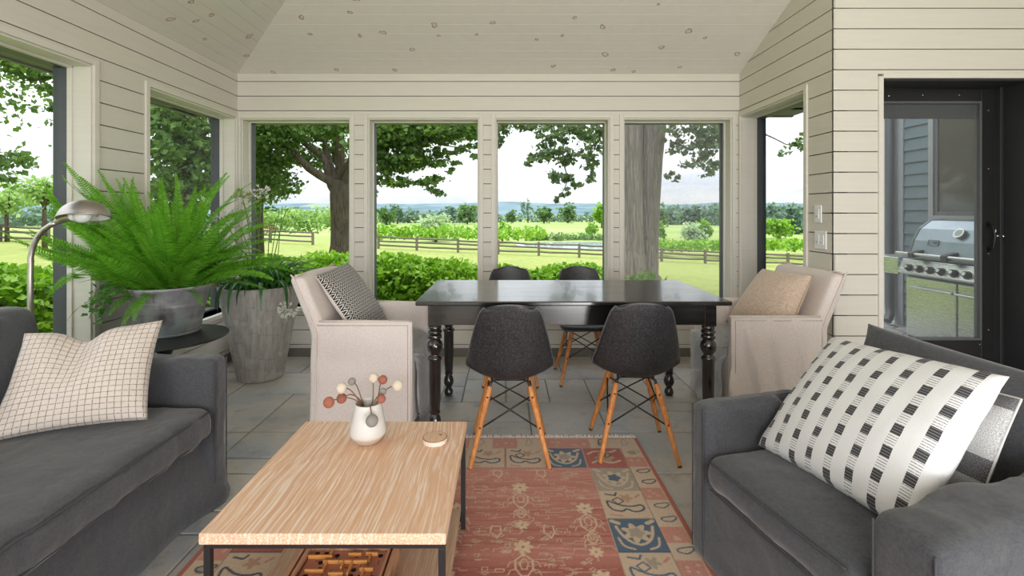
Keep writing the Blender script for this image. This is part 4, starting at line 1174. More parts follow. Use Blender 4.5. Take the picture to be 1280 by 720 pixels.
    def tile(x0, y0, k, d):
        x1, y1 = x0 + B2, y0 + B2; cx, cy = (x0 + x1) / 2, (y0 + y1) / 2
        bg, line, mot = [(CREAM, DARK, TAN), (BLUE, CREAM, GREYB), (TAN, CREAM, RED), (GREYB, CREAM, BLUE), (CREAM, BLUE, GREYB), (RED, CREAM, TAN)][k]
        rect(x0, x1, y0, y1, bg)
        if k in (1, 3):
            blob(cx, cy + .01, lambda a: .062 * (.8 + .2 * np.cos(7 * a)), .08, line); blob(cx, cy + .01, lambda a: .03 + .004 * np.cos(5 * a), .06, mot)
            for s in (-1, 1):
                stroke([(cx + s * .075, cy + .05), (cx + s * .06, cy - .01), (cx + s * .03, cy - .05), (cx, cy - .06)], .012, line, soft=2); stroke([(cx + s * .08, cy - .02), (cx + s * .07, cy - .07), (cx + s * .03, cy - .085)], .009, line, soft=2)
                stroke([(cx + s * .085, cy + .085), (cx + s * .06, cy + .07)], .02, line)
        elif k == 2 or k == 5:
            blob(cx, cy, lambda a: .055 * (.85 + .15 * np.cos(6 * a)), .08, mot * 1.0); stroke([(cx - .07, cy - .05), (cx - .03, cy - .02), (cx + .02, cy - .06), (cx + .075, cy - .03)], .014, line, soft=2)
            stroke([(cx - .08, cy + .04), (cx - .04, cy + .075), (cx + .03, cy + .05), (cx + .075, cy + .08)], .014, line, soft=2); boteh(cx + .02, cy + .02, .03, DARK, 1, .006)
        else:
            stroke([(cx - .08, cy + .03), (cx - .07, cy - .04), (cx - .02, cy - .055), (cx, cy - .03), (cx + .03, cy - .06), (cx + .08, cy - .04), (cx + .075, cy), (cx + .03, cy - .02), (cx - .02, cy - .01), (cx - .05, cy + .01)], .009, line, True, 2)
            blob(cx + .015, cy + .045, lambda a: .034 * (.75 + .25 * np.cos(5 * a + 1)), .05, mot); stroke([(cx - .07, cy + .075), (cx - .03, cy + .065), (cx - .02, cy + .085)], .009, line)
            stroke([(cx + .06, cy + .05), (cx + .08, cy + .07)], .012, RED2); stroke([(cx - .075, cy - .075), (cx - .03, cy - .085)], .01, RED2)
            if d % 2: stroke([(cx - .05, cy + .03), (cx - .02, cy + .05), (cx, cy + .02), (cx - .03, cy)], .006, line, True)
    top = [2, 0, 5, 1, 4, 0, 2, 4, 1, 5]
    nT = round((W - 2 * B1) / B2); tw = (W - 2 * B1) / nT
    seqx = [5, 1, 4, 2, 0, 4, 1, 5]
    seqx = [0, 5, 1, 4, 0, 0, 1, 5] if nT == 8 else [seqx[i % 8] for i in range(nT)]
    for i in range(nT): tile(B1 + i * tw, fy1, seqx[i], i)
    seqy = [3, 0, 1, 4, 5, 0, 1, 3, 4, 2, 0, 1]
    for j in range(11):
        y = fy1 - (j + 1) * B2
        if y < .05: break
        tile(W - B1 - B2, y, seqy[j], j); tile(B1, y, seqy[(j + 2) % 12], j + 1)
    for c_, w_ in ((DARK, .005), (CREAM, .002)):
        for k in range(1, 11):
            y = fy1 - k * B2
            if y > .1: stroke([(fx1, y), (fx1 + B2, y)], w_, c_); stroke([(B1, y), (fx0, y)], w_, c_)
        stroke([(fx1, .1), (fx1, fy1), (fx0, fy1), (fx0, .1)], w_, c_); stroke([(fx1 + B2, .1), (fx1 + B2, L - B1)], w_, c_); stroke([(B1, .1), (B1, L - B1)], w_, c_)
        for i in range(1, nT): stroke([(B1 + i * tw, fy1), (B1 + i * tw, fy1 + B2)], w_, c_)
    # ---- outer border: cream and red blocks with botehs
    def oblock(x0, x1, y0, y1, k, vert):
        rect(x0, x1, y0, y1, [CREAM, RED2][k]); cx, cy = (x0 + x1) / 2, (y0 + y1) / 2
        if k == 0: boteh(cx, cy, .04, g.choice([0, 1, 2]) * 0 + [BLUE, GREYB, DARK][g.integers(0, 3)], 0 if vert else 1.2, .007, GREYB * .9 if g.random() < .4 else None)
        else:
            for _ in range(4):
                a, b = g.uniform(x0 + .02, x1 - .02), g.uniform(y0 + .02, y1 - .02); blob(a, b, lambda t: .009 * (.7 + .3 * np.cos(4 * t)), .02, CREAM)
    pat = [0, 1, 0, 0, 1, 0, 0, 1]
    for j in range(22):
        y1 = L - B1 - j * .095; y0 = y1 - .095
        if y0 < .02: break
        oblock(W - B1, W - E, y0, y1, [0, 1, 0, 0, 1, 0, 0, 1][j % 8], True); oblock(E, B1, y0, y1, [1, 0, 0, 1, 0, 1, 0, 0][j % 8], True)
    xx = E; i = 0
    while xx < W - E - .01:
        x1 = min(xx + .135, W - E); oblock(xx, x1, L - B1, L - .012, [1, 0, 1, 1, 0, 0, 1, 0][i % 8] if x1 < W - .12 else 0, False); xx = x1; i += 1
    rect(0, E, 0, L, RED); rect(W - E, W, 0, L, RED); rect(0, W, L - .012, L, RED)
    stroke([(W - E, .05), (W - E, L - .012), (E, L - .012), (E, .05)], .004, PALE)
    img *= (1 + .10 * g.normal(size=(ny, nx, 1)) * .5) * (1 + .05 * rowshift[..., None] * .3)
    img = np.clip(img * 1.0, 0, 1)
    # mesh
    Z = .009 + .0008 * g.normal(size=(ny, nx)) * .3
    V = np.stack([GX - W / 2, GY - L / 2, Z], -1).reshape(-1, 3)
    ii = (np.arange(ny - 1)[:, None] * nx + np.arange(nx - 1)[None, :]).ravel()
    Q = np.stack([ii, ii + 1, ii + nx + 1, ii + nx], 1)
    # rim down to the floor
    border = np.concatenate([np.arange(nx), np.arange(1, ny) * nx + nx - 1, (ny - 1) * nx + np.arange(nx - 2, -1, -1), np.arange(ny - 2, 0, -1) * nx])
    nb = len(border); b0 = len(V); low = V[border].copy(); low[:, 2] = .0022
    V = np.concatenate([V, low]); k = np.arange(nb); S = np.stack([border, b0 + k, b0 + (k + 1) % nb, border[(k + 1) % nb]], 1)
    Q = np.concatenate([Q, S[:, ::1]])
    me = bpy.data.meshes.new('rug'); me.vertices.add(len(V)); me.vertices.foreach_set('co', V.astype(np.float32).ravel())
    me.loops.add(len(Q) * 4); me.loops.foreach_set('vertex_index', Q.astype(np.int32).ravel())
    me.polygons.add(len(Q)); me.polygons.foreach_set('loop_start', np.arange(0, len(Q) * 4, 4, dtype=np.int32)); me.update(calc_edges=True)
    rgba = np.ones((len(V), 4), np.float32); rgba[:ny * nx, :3] = img.reshape(-1, 3); rgba[ny * nx:, :3] = RED
    at = me.attributes.new('dye', 'FLOAT_COLOR', 'POINT'); at.data.foreach_set('color', rgba.ravel())
    n = N('knotted_wool'); f = n.noise(n.map(n.tc(), (1, 1, 1)), 260, 2)
    me.materials.append(n.done(n.pbr(n.mix(n.ramp(f, [(.3, .35), (.7, 0)]), n.attr('dye'), n.mix(1.0, n.attr('dye'), (.55, .55, .55), 'MULTIPLY')), .95, 0, n.bump(f, .4, .003), .1, .15)))
    o = bpy.data.objects.new('rug', me); COL.objects.link(o); o.location = ((X0 + X1) / 2, (Y0 + Y1) / 2, 0)
    tag(o, 'faded red patterned wool rug with blue and cream tile border and fringe', 'rug')
    q = random.Random(4); m = MB(); x = X0 + .01
    while x < X1 - .005:
        l = q.uniform(.032, .058); dx = q.uniform(-.012, .012); w = q.uniform(.004, .006)
        a = Vector((x, Y1 - .001, .006)); b = Vector((x + dx * .4, Y1 + l * .5, .0065)); c = Vector((x + dx, Y1 + l, .003))
        m.tube([a, b, c], [w * .6, w * .6, w * .4], 4); x += q.uniform(.0035, .006)
    m.build('fringe', simple('fringe_cotton', 'f3ece4', .95), o)
rug()

# ------------------------------------------------------------------ leaf and plant materials
def m_leaf(name, a, b, scale=3.0, trans=.35, rough=.5, yellow=None):
    n = N(name)
    f = n.noise(n.pos(), scale, 3); r = n.island()
    c = n.mix(n.math('ADD', n.math('MULTIPLY', f, .5), n.math('MULTIPLY', r, .5)), lin(a), lin(b))
    if yellow: c = n.mix(n.ramp(n.noise(n.pos(), scale * .6, 2), [(.58, 0), (.72, .6)]), c, lin(yellow))
    p = n.pbr(c, rough, 0, None, .3)
    t = n.new('ShaderNodeBsdfTranslucent'); n.set(t.inputs[0], n.mix(1.0, c, (1.25, 1.3, .6), 'MULTIPLY'))
    m = n.new('ShaderNodeMixShader'); m.inputs[0].default_value = trans; n.set(m.inputs[1], p); n.set(m.inputs[2], t.outputs[0])
    return n.done(m.outputs[0])
M_FERN = m_leaf('fern_green', '4c8c20', '8ac846', 6, .4, .45)
M_FERNSTEM = simple('fern_stem', '5f7a2c', .6)
M_STRAP = m_leaf('strap_leaf_green', '24482a', '4a7a4a', 8, .2, .32)
M_IVY = m_leaf('ivy_green', '2f6a22', '62a03c', 9, .3, .4)
M_SOIL = simple('potting_soil', '2e2620', .95, bump=.8)
M_STEM = simple('green_stalk', '5c8040', .6)

# ------------------------------------------------------------------ black pedestal side table
def side_table():
    c = (-2.062, 2.93, 0)
    r = empty('side_table', c, label='round black metal pedestal side table under the fern bucket', cat='side table')
    MB().lathe([(.325, .538), (.335, .540), (.34, .545), (.338, .550), (.30, .5502), (.05, .5502)], (0, 0, 0), 64).build('table_top', M_PEDESTAL, r, local=True, smooth=True, auto=30)
    MB().lathe([(.20, .0), (.205, .004), (.19, .012), (.12, .028), (.06, .055), (.036, .10), (.028, .20), (.027, .36), (.034, .44), (.052, .49), (.082, .525), (.11, .5385)], (0, 0, 0), 40).build('pedestal', M_PEDESTAL, r, local=True, smooth=True)
M_PEDESTAL = simple('dark_bronze_metal', '2e2d2e', .38, .35, var=.25)
side_table()

# ------------------------------------------------------------------ fern in a galvanised bucket
def m_galv():
    n = N('weathered_galvanised'); p = n.tc(); z = n.sep(p)
    a = n.noise(p, 6, 5, .6); b = n.noise(n.map(p, (1, 1, .35)), 22, 4, .65); c = n.noise(p, 70, 3)
    col = n.mix(n.ramp(a, [(.35, 0), (.65, 1)]), lin('84868a'), lin('a9a9a8'))
    col = n.mix(n.ramp(b, [(.48, 0), (.62, .9)]), col, lin('857c86')); col = n.mix(n.ramp(n.noise(n.map(p, (3, 3, 30)), 1, 3), [(.52, 0), (.66, .6)]), col, lin('b9bab9'))
    col = n.mix(n.ramp(n.noise(n.map(p, (1, 1, 1), loc=(.3, .2, .1)), 5, 4), [(.52, 0), (.66, .55)]), col, lin('8fa3a8'))
    spot = n.new('ShaderNodeVectorMath', operation='DISTANCE'); n.set(spot.inputs[0], n.map(p, (1, 1, .7))); spot.inputs[1].default_value = (.085, -.185, .085)
    col = n.mix(n.ramp(n.math('ADD', spot.outputs['Value'], n.math('MULTIPLY', n.math('SUBTRACT', a, .5), .12)), [(.02, .8), (.085, 0)]), col, lin('3a393a'))
    return n.done(n.pbr(col, n.ramp(c, [(.3, .5), (.8, .75)]), .35, n.bump(c, .15, .003), .4))
def fern():
    c = Vector((-2.105, 3.03, .5508)); g = random.Random(12)
    r = empty('potted_fern', c, label='lush green fern in a galvanised metal bucket on the black side table', cat='potted plant')
    M = m_galv(); H = .30; prof = [(.158, 0), (.166, .002), (.170, .012), (.166, .016), (.178, .06), (.200, .175), (.2035, .180), (.2035, .190), (.205, .196), (.219, .275), (.226, .283), (.229, .292), (.226, .300), (.218, .300), (.214, .29), (.20, .24), (.0, .235)]
    MB().lathe(prof, (0, 0, 0), 56, cap=False).build('bucket', M, r, local=True, smooth=True, auto=50)
    MB().lathe([(.0, .238), (.2, .240), (.19, .255), (.1, .275), (.0, .28)], (0, 0, 0), 24, cap=False).build('soil', M_SOIL, r, local=True, smooth=True)
    top = c + Vector((0, 0, .26))
    inner = MB()
    def frond(az, el, L, curl, wid, start=.0, roll=0, into=None):
        """arching frond with paired leaflets"""
        if math.sin(az) < -.35 and L > .42: curl *= .45; el = max(el, .62)      # those reaching forward stay above the rim
        pts = []; p = top + Vector((math.cos(az), math.sin(az), 0)) * g.uniform(.0, .14); e = el; n = 30; a = az; tw = g.uniform(-.75, .75) if el > .4 else g.uniform(-.35, .35)
        for i in range(n + 1):
            pts.append(p.copy()); d = Vector((math.cos(a) * math.cos(e), math.sin(a) * math.cos(e), math.sin(e))); p = p + d * L / n; e -= curl / n * (.5 + i / n); a += roll / n
        m = MB(); st = MB().tube(pts[::3] if (n % 3 == 0) else pts, [.0022 * (1 - .7 * k / (len(pts[::3]) - 1)) for k in range(len(pts[::3]))], 4)
        N_ = int(L / .0118)
        for i in range(2, N_):
            t = i / N_; k = t * n; j = min(int(k), n - 1); f = k - j; q = pts[j].lerp(pts[j + 1], f); T = (pts[j + 1] - pts[j]).normalized()
            S = T.cross(Vector((0, 0, 1)))
            S = S.normalized() if S.length > .05 else Vector((-math.sin(az), math.cos(az), 0))
            S = (S * math.cos(tw) + T.cross(S) * math.sin(tw)).normalized()
            U = S.cross(T).normalized()
            w = wid * (min(1, t / .12) ** .6) * (1 - max(0, t - .25) / .75) ** .75 + .004
            for s in (-1, 1):
                dirv = (S * s * .92 + T * .34 + U * g.uniform(-.02, .22)).normalized(); hw = .0054
                b0 = q - T * hw * .7; b1 = q + T * hw * .8; m1 = q + dirv * w * .55
                m._add([b0, b1, m1 + T * hw * .9, m1 - T * hw * .75, q + dirv * w + T * .003 - U * w * .10], [(0, 3, 2, 1) if s > 0 else (0, 1, 2, 3), (3, 4, 2) if s > 0 else (2, 4, 3)])
        mb2 = MB(); mb2.v = m.v; mb2.f = m.f; mb2.mi = m.mi
        mb2.mat(1); b = len(mb2.v); mb2.v = mb2.v + st.v
        for q in st.f: mb2.f.append(tuple(x + b for x in q)); mb2.mi.append(1)
        # keep clear of the boards: fold fronds back from the wall plane
        mb2.v = [(max(x, XL + .035) if (2.84 < y < 3.30) else max(x, XL - .10), y, z) for x, y, z in mb2.v]
        if into is None: mb2.build('frond', [M_FERN, M_FERNSTEM], r)
        else:
            b = len(into.v); into.v += mb2.v; into.f += [tuple(x + b for x in q) for q in mb2.f]; into.mi += mb2.mi
    n = 0
    for i in range(30):                  # upright middle
        frond(g.uniform(0, 6.28), g.uniform(1.0, 1.45), g.uniform(.62, .92), g.uniform(.4, 1.2), g.uniform(.055, .075), roll=g.uniform(-.4, .4))
    for i in range(44):                  # arching ring
        az = i / 44 * 6.283 + g.uniform(-.1, .1)
        frond(az, g.uniform(.45, 1.0), g.uniform(.52, .78), g.uniform(.8, 1.5), g.uniform(.055, .075), roll=g.uniform(-.5, .5))
    for i in range(9):                  # low ones over the rim
        frond(g.uniform(-2.6, -.3), g.uniform(.1, .5), g.uniform(.28, .46), g.uniform(1.2, 2.1), g.uniform(.036, .05))
    for (az, el, L, cu) in ((-2.52, .42, .86, .75), (-2.35, .30, .84, .7), (-2.62, .62, .92, .9), (-2.2, .14, .80, .5), (-2.4, .05, .72, .35), (-2.05, .3, .75, .7), (-2.75, .85, .88, 1.0), (-2.6, .95, .90, .8), (-.3, .5, .70, .9), (-.1, .75, .72, 1.1), (.1, .3, .6, .8)):
        frond(az, el, L, cu, .075)
    for i in range(75): frond(g.uniform(0, 6.28), g.uniform(.5, 1.45), g.uniform(.42, .86), g.uniform(.4, 1.4), g.uniform(.055, .075), roll=g.uniform(-.5, .5), into=inner)
    inner.build('inner_foliage', [M_FERN, M_FERNSTEM], r)
    # ivy stems spilling over the left side
    iv = MB()
    for k in range(9):
        az = g.uniform(3.3, 4.6); p = top + Vector((math.cos(az) * .2, math.sin(az) * .2, .04)); e = g.uniform(.1, .7); pts = [p.copy()]
        for i in range(9):
            p = p + Vector((math.cos(az) * math.cos(e) * .030, math.sin(az) * math.cos(e) * .030, math.sin(e) * .030)); e -= g.uniform(.12, .36); az += g.uniform(-.15, .15)
            p.z = max(p.z, .60); p.x = max(p.x, XL + .04); pts.append(p.copy())
            s = g.uniform(.022, .040); d = Vector((g.gauss(0, 1), g.gauss(-.6, 1), g.gauss(-.3, .5))).normalized(); u = d.cross(Vector((g.gauss(0, .3), -.5, .9))).normalized(); q = p + d * .012
            iv.mat(0)._add([q, q + d * s * .35 + u * s * .55, q + d * s * .6 + u * s * .28, q + d * s * 1.05, q + d * s * .6 - u * s * .28, q + d * s * .35 - u * s * .55], [(0, 1, 2, 3), (0, 3, 4, 5)])
        iv.mat(1).tube(pts, .0016, 4)
    iv.build('trailing_ivy', [M_IVY, M_FERNSTEM], r)
fern()

# ------------------------------------------------------------------ tall stave planter with strap leaved lilies
def m_stave():
    n = N('weathered_stave_mosaic'); p = n.tc(); x, y, z = n.sep(p)
    ang = n.math('ARCTAN2', y, x); k = n.math('MULTIPLY', ang, 26 / 6.2832); ki = n.math('FLOOR', k); kf = n.math('FRACT', k)
    wn = n.new('ShaderNodeTexWhiteNoise', noise_dimensions='1D'); n.set(wn.inputs['W'], ki)
    zz = n.math('ADD', n.math('MULTIPLY', z, 5.2), n.math('MULTIPLY', wn.outputs['Value'], 3.7)); zi = n.math('FLOOR', zz); zf = n.math('FRACT', zz)
    w2 = n.new('ShaderNodeTexWhiteNoise', noise_dimensions='2D'); n.set(w2.inputs['Vector'], n.comb(ki, zi, 0)); t = n.math('ADD', n.math('MULTIPLY', w2.outputs['Value'], .3), n.math('MULTIPLY', wn.outputs['Value'], .7))
    gr = n.noise(n.map(p, (40, 40, 5)), 1, 4, .6)
    c = n.mix(t, lin('a19c95'), lin('c3bfb9')); c = n.mix(n.ramp(gr, [(.35, .5), (.6, 0)]), c, lin('837c73'))
    c = n.mix(n.ramp(n.noise(p, 9, 5, .7), [(.55, 0), (.7, .6)]), c, lin('d3d0ca'))
    gap = n.math('MAXIMUM', n.math('LESS_THAN', kf, .035), n.math('LESS_THAN', zf, .022))
    c = n.mix(n.math('MULTIPLY', gap, .4), c, lin('6b645b'))
    h = n.math('SUBTRACT', n.math('ADD', n.math('MULTIPLY', t, .4), n.math('MULTIPLY', gr, .3)), gap)
    return n.done(n.pbr(c, .75, 0, n.bump(h, .5, .004), .3))
def strap(mb, p, az, el, L, curl, w, floor_z=.02):
    pts = []; e = el; n = 16; q = Vector(p)
    for i in range(n + 1):
        pts.append(q.copy()); q = q + Vector((math.cos(az) * math.cos(e), math.sin(az) * math.cos(e), math.sin(e))) * L / n; e = max(-1.5, e - curl / n * (.3 + 1.4 * i / n))
    vs = []; fs = []; S = Vector((-math.sin(az), math.cos(az), 0))
    for i, q in enumerate(pts):
        t = i / n; ww = w * (.7 + .3 * min(1, t * 4)) * (1 - max(0, t - .55) / .45) ** .7 + .0008
        vs += [q - S * ww, q - Vector((0, 0, ww * .35)), q + S * ww]
    for i in range(n):
        for k in range(2): fs.append((i * 3 + k, i * 3 + k + 1, i * 3 + k + 4, i * 3 + k + 3))
    mb._add(vs, fs); return pts
def planter():
    c = Vector((-1.945, 3.845, 0)); g = random.Random(21)
    r = empty('tall_planter', c, label='tall tapered grey stave planter of strap leaved lilies in the window corner', cat='potted plant')
    prof = [(.150, 0), (.166, .003), (.172, .02), (.30, .715), (.302, .724), (.296, .730), (.280, .730), (.272, .70), (.26, .64), (.0, .63)]
    MB().lathe(prof, (0, 0, 0), 52, cap=False).build('pot', m_stave(), r, local=True, smooth=True, auto=30)
    MB().lathe([(.0, .66), (.262, .66), (.2, .69), (.0, .70)], (0, 0, 0), 24, cap=False).build('soil', M_SOIL, r, local=True, smooth=True)
    top = c + Vector((0, 0, .69)); m = MB()
    for i in range(95):
        az = g.uniform(0, 6.283); rr = g.uniform(.0, .21)
        strap(m, top + Vector((math.cos(az) * rr, math.sin(az) * rr, 0)), az + g.uniform(-.4, .4), g.uniform(.75, 1.45), g.uniform(.28, .50), g.uniform(1.7, 3.4), g.uniform(.007, .012))
    for px_az, L in ((-1.9, .44), (-1.45, .45), (-1.1, .40), (-2.3, .46), (-2.0, .48), (-.8, .42), (-2.6, .50), (-2.8, .5), (-1.62, .38)):
        strap(m, top + Vector((math.cos(px_az) * .25, math.sin(px_az) * .25, .02)), px_az, .8, L + .06, 3.7, .014)
    m.v = [(max(x, XL + .04), min(y, YB - .03), z) for x, y, z in m.v]
    m.build('strap_leaves', M_STRAP, r)
    mo = simple('orange_withered_leaf', 'd9803a', .5); m = MB(); strap(m, top + Vector((-.25, -.13, .03)), -2.7, .5, .26, 3.2, .016); m.build('withered_leaf', mo, r)
    # fine feathery undergrowth in the pot
    V, n_ = leaf_cloud([(c.x, c.y, .76, .24, .24, .09, 900), (c.x + .14, c.y - .05, .80, .14, .14, .08, 300)], .026, 5, 2.2)
    np_mesh('filler_foliage', V, n_, M_IVY, r)
    # flower stalks: (pixel x, pixel y, distance, kind)
    mw = simple('white_petal', 'e9e6df', .6, var=.05); mp = simple('faded_pink_petal', 'c99a86', .7); mg = simple('seed_green', '8fa35c', .7); mr = simple('red_bud', 'c2452f', .6)
    def umbel(p, R, n, mat, name, root, up=None):
        mb = MB()
        for k in range(n):
            d = Vector((g.gauss(0, 1), g.gauss(0, 1), g.gauss(.25, .8))).normalized() if up is None else (Vector((g.gauss(0, .8), g.gauss(0, .8), g.gauss(0, .5))) + up).normalized()
            tip = p + d * R; s = d.cross(Vector((.3, .2, .9))).normalized(); t = d.cross(s)
            mb.tube([p, tip - d * R * .35], .0009, 4)
            for q in range(5):
                a = q * 1.2566; o = (s * math.cos(a) + t * math.sin(a)); mb._add([tip - d * R * .35, tip - d * R * .1 + o * R * .13 + d.cross(o) * R * .06, tip + d * R * .05 + o * R * .22, tip - d * R * .1 + o * R * .13 - d.cross(o) * R * .06], [(0, 1, 2, 3)])
        return mb.build(name, mat, root)
    for (px, py, Y, R, n, mt, nm) in ((327, 240, 3.95, .07, 15, mw, 'flower_head'), (296, 336, 3.62, .085, 34, mw, 'flower_head'), (337, 286, 3.86, .045, 22, mp, 'faded_flower_head'), (360, 386, 3.62, .075, 26, mw, 'flower_head'),
                                   (303, 246, 3.80, .07, 26, mg, 'papyrus_head'), (276, 271, 3.7, .06, 18, mw, 'flower_head'), (358, 262, 3.92, .03, 9, mg, 'seed_head'), (318, 243, 3.9, .05, 12, mw, 'flower_head')):
        p = P(px, py, Y); p.x = max(p.x, XL + R + .02)
        b = top + Vector((g.uniform(-.08, .08), g.uniform(-.08, .08), 0)); mid = b.lerp(p, .5) + Vector((0, 0, .06 if p.z > .72 else .26))
        pts = [b, b.lerp(mid, .5) + Vector((0, 0, .03)), mid, mid.lerp(p, .5) + Vector((0, 0, .015)), p]
        st = MB().tube(pts, .0032, 6).build('flower_stalk', M_STEM, r, smooth=True)
        umbel(p, R, n, mt, nm, st, Vector((0, 0, -.6)) if p.z < .72 else None)
    m = MB()
    for (px, py, px2, py2) in ((349, 262, 335, 350), (353, 258, 346, 340), (290, 262, 318, 330), (301, 240, 325, 330), (282, 300, 320, 345)):
        a = P(px, py, 3.9); a.x = max(a.x, XL + .03); b = P(px2, py2, 3.85); m.tube([b, a.lerp(b, .5) + Vector((0, 0, .02)), a], .0028, 6)
    m.build('bare_stalks', M_STEM, r, smooth=True)
    bd = MB()
    for (px, py) in ((301, 266), (301, 295), (292, 338)): bd.ball(P(px, py, 3.75), .009, 8)
    bd.build('buds', mr, r, smooth=True)
    # vine hanging down on the window side
    iv = MB(); p = top + Vector((.26, .10, .04)); pts = [p.copy()]
    for i in range(16):
        p = p + Vector((.012 if i < 7 else .002, .004, -.026 if i > 2 else .004)); pts.append(p.copy())
        s = g.uniform(.03, .05); d = Vector((g.gauss(0, 1), g.gauss(-.8, .6), g.gauss(-.5, .4))).normalized(); u = d.cross(Vector((0, -.6, .8))).normalized(); q = p + d * .008
        iv.mat(0)._add([q, q + d * s * .35 + u * s * .5, q + d * s, q + d * s * .35 - u * s * .5], [(0, 1, 2, 3)])
    iv.mat(1).tube(pts, .0018, 4); iv.build('trailing_vine', [M_IVY, M_FERNSTEM], r)
planter()

# ------------------------------------------------------------------ brushed steel floor lamp behind the sofa
def floor_lamp():
    ms = N('brushed_nickel'); a = ms.noise(ms.map(ms.tc(), (60, 60, 6)), 3, 3); ms = ms.done(ms.pbr(ms.mix(a, lin('a39b95'), lin('c6c0ba')), ms.ramp(a, [(.3, .34), (.7, .48)]), 1.0))
    mi = simple('lamp_inside_white', 'dcdcda', .4); mb_ = simple('frosted_bulb', 'e6e6e4', .25)
    Y = 2.40; base = P(38, 380, Y); bx = base.x
    r = empty('floor_lamp', (bx, Y, 0), label='brushed nickel pharmacy floor lamp arching over the sofa end', cat='floor lamp')
    b = Vector((bx, Y, 0))
    MB().lathe([(.0, .0), (.112, .0), (.115, .006), (.112, .014), (.03, .022), (.014, .035), (.0, .036)], b, 40, cap=False).build('base', ms, r, smooth=True, auto=40)
    pts = [b + Vector((0, 0, z)) for z in (.02, .3, .6, .8)] + [P(x, y, Y) for x, y in ((38, 345), (38.3, 322), (41, 308), (47, 296), (55, 287), (64, 281), (72, 277.5))]
    MB().tube(pts, .0125, 14).build('pole', ms, r, smooth=True)
    # shade: an egg shaped half dome, opening tipped down and a little to the room
    c = P(104, 272, Y); ax = (P(134, 271, Y) - P(76, 276, Y)).normalized()
    up0 = Vector((0, .22, .97)); up = (up0 - ax * up0.dot(ax)).normalized(); sd = ax.cross(up)
    a_, b_, h_ = .118, .088, .088
    def dome(k):
        def fn(u, v):
            az = u * 2 * math.pi; el = v * math.pi / 2
            x = math.cos(az) * math.cos(el); y = math.sin(az) * math.cos(el); taper = 1 + .10 * x
            return c + ax * (a_ * k * x) + sd * (b_ * k * y * taper) + up * (h_ * k * math.sin(el) * (1 + .15 * x * 0))
        return fn
    sh = MB().grid(dome(1.0), 40, 14).build('shade', ms, r, smooth=True)
    MB().grid(dome(.97), 40, 14).build('inner_reflector', mi, sh, smooth=True)
    rim = [dome(1.0)(k / 40, 0) for k in range(41)]; MB().tube(rim, .004, 6, cap=False).build('rim', ms, sh, smooth=True)
    e = c - ax * a_
    s = MB().tube([P(70, 278, Y), e + ax * .0 - up * .004, e + ax * .02 + up * .01, e + ax * .06 + up * .012], [.013, .02, .026, .026], 16); s.build('socket', ms, r, smooth=True, auto=50)
    m = MB().tube([e + ax * .05 + up * .012, e + ax * .075 + up * .012], [.024, .022], 16).ball(e + ax * .115 + up * .008, .034, 18, (1.25, 1, 1)); m.build('bulb', mb_, r, smooth=True)
    MB().tube([e + ax * .185 + up * .0, e + ax * .185 + up * .03], .006, 8).build('switch', ms, r, smooth=True)
floor_lamp()
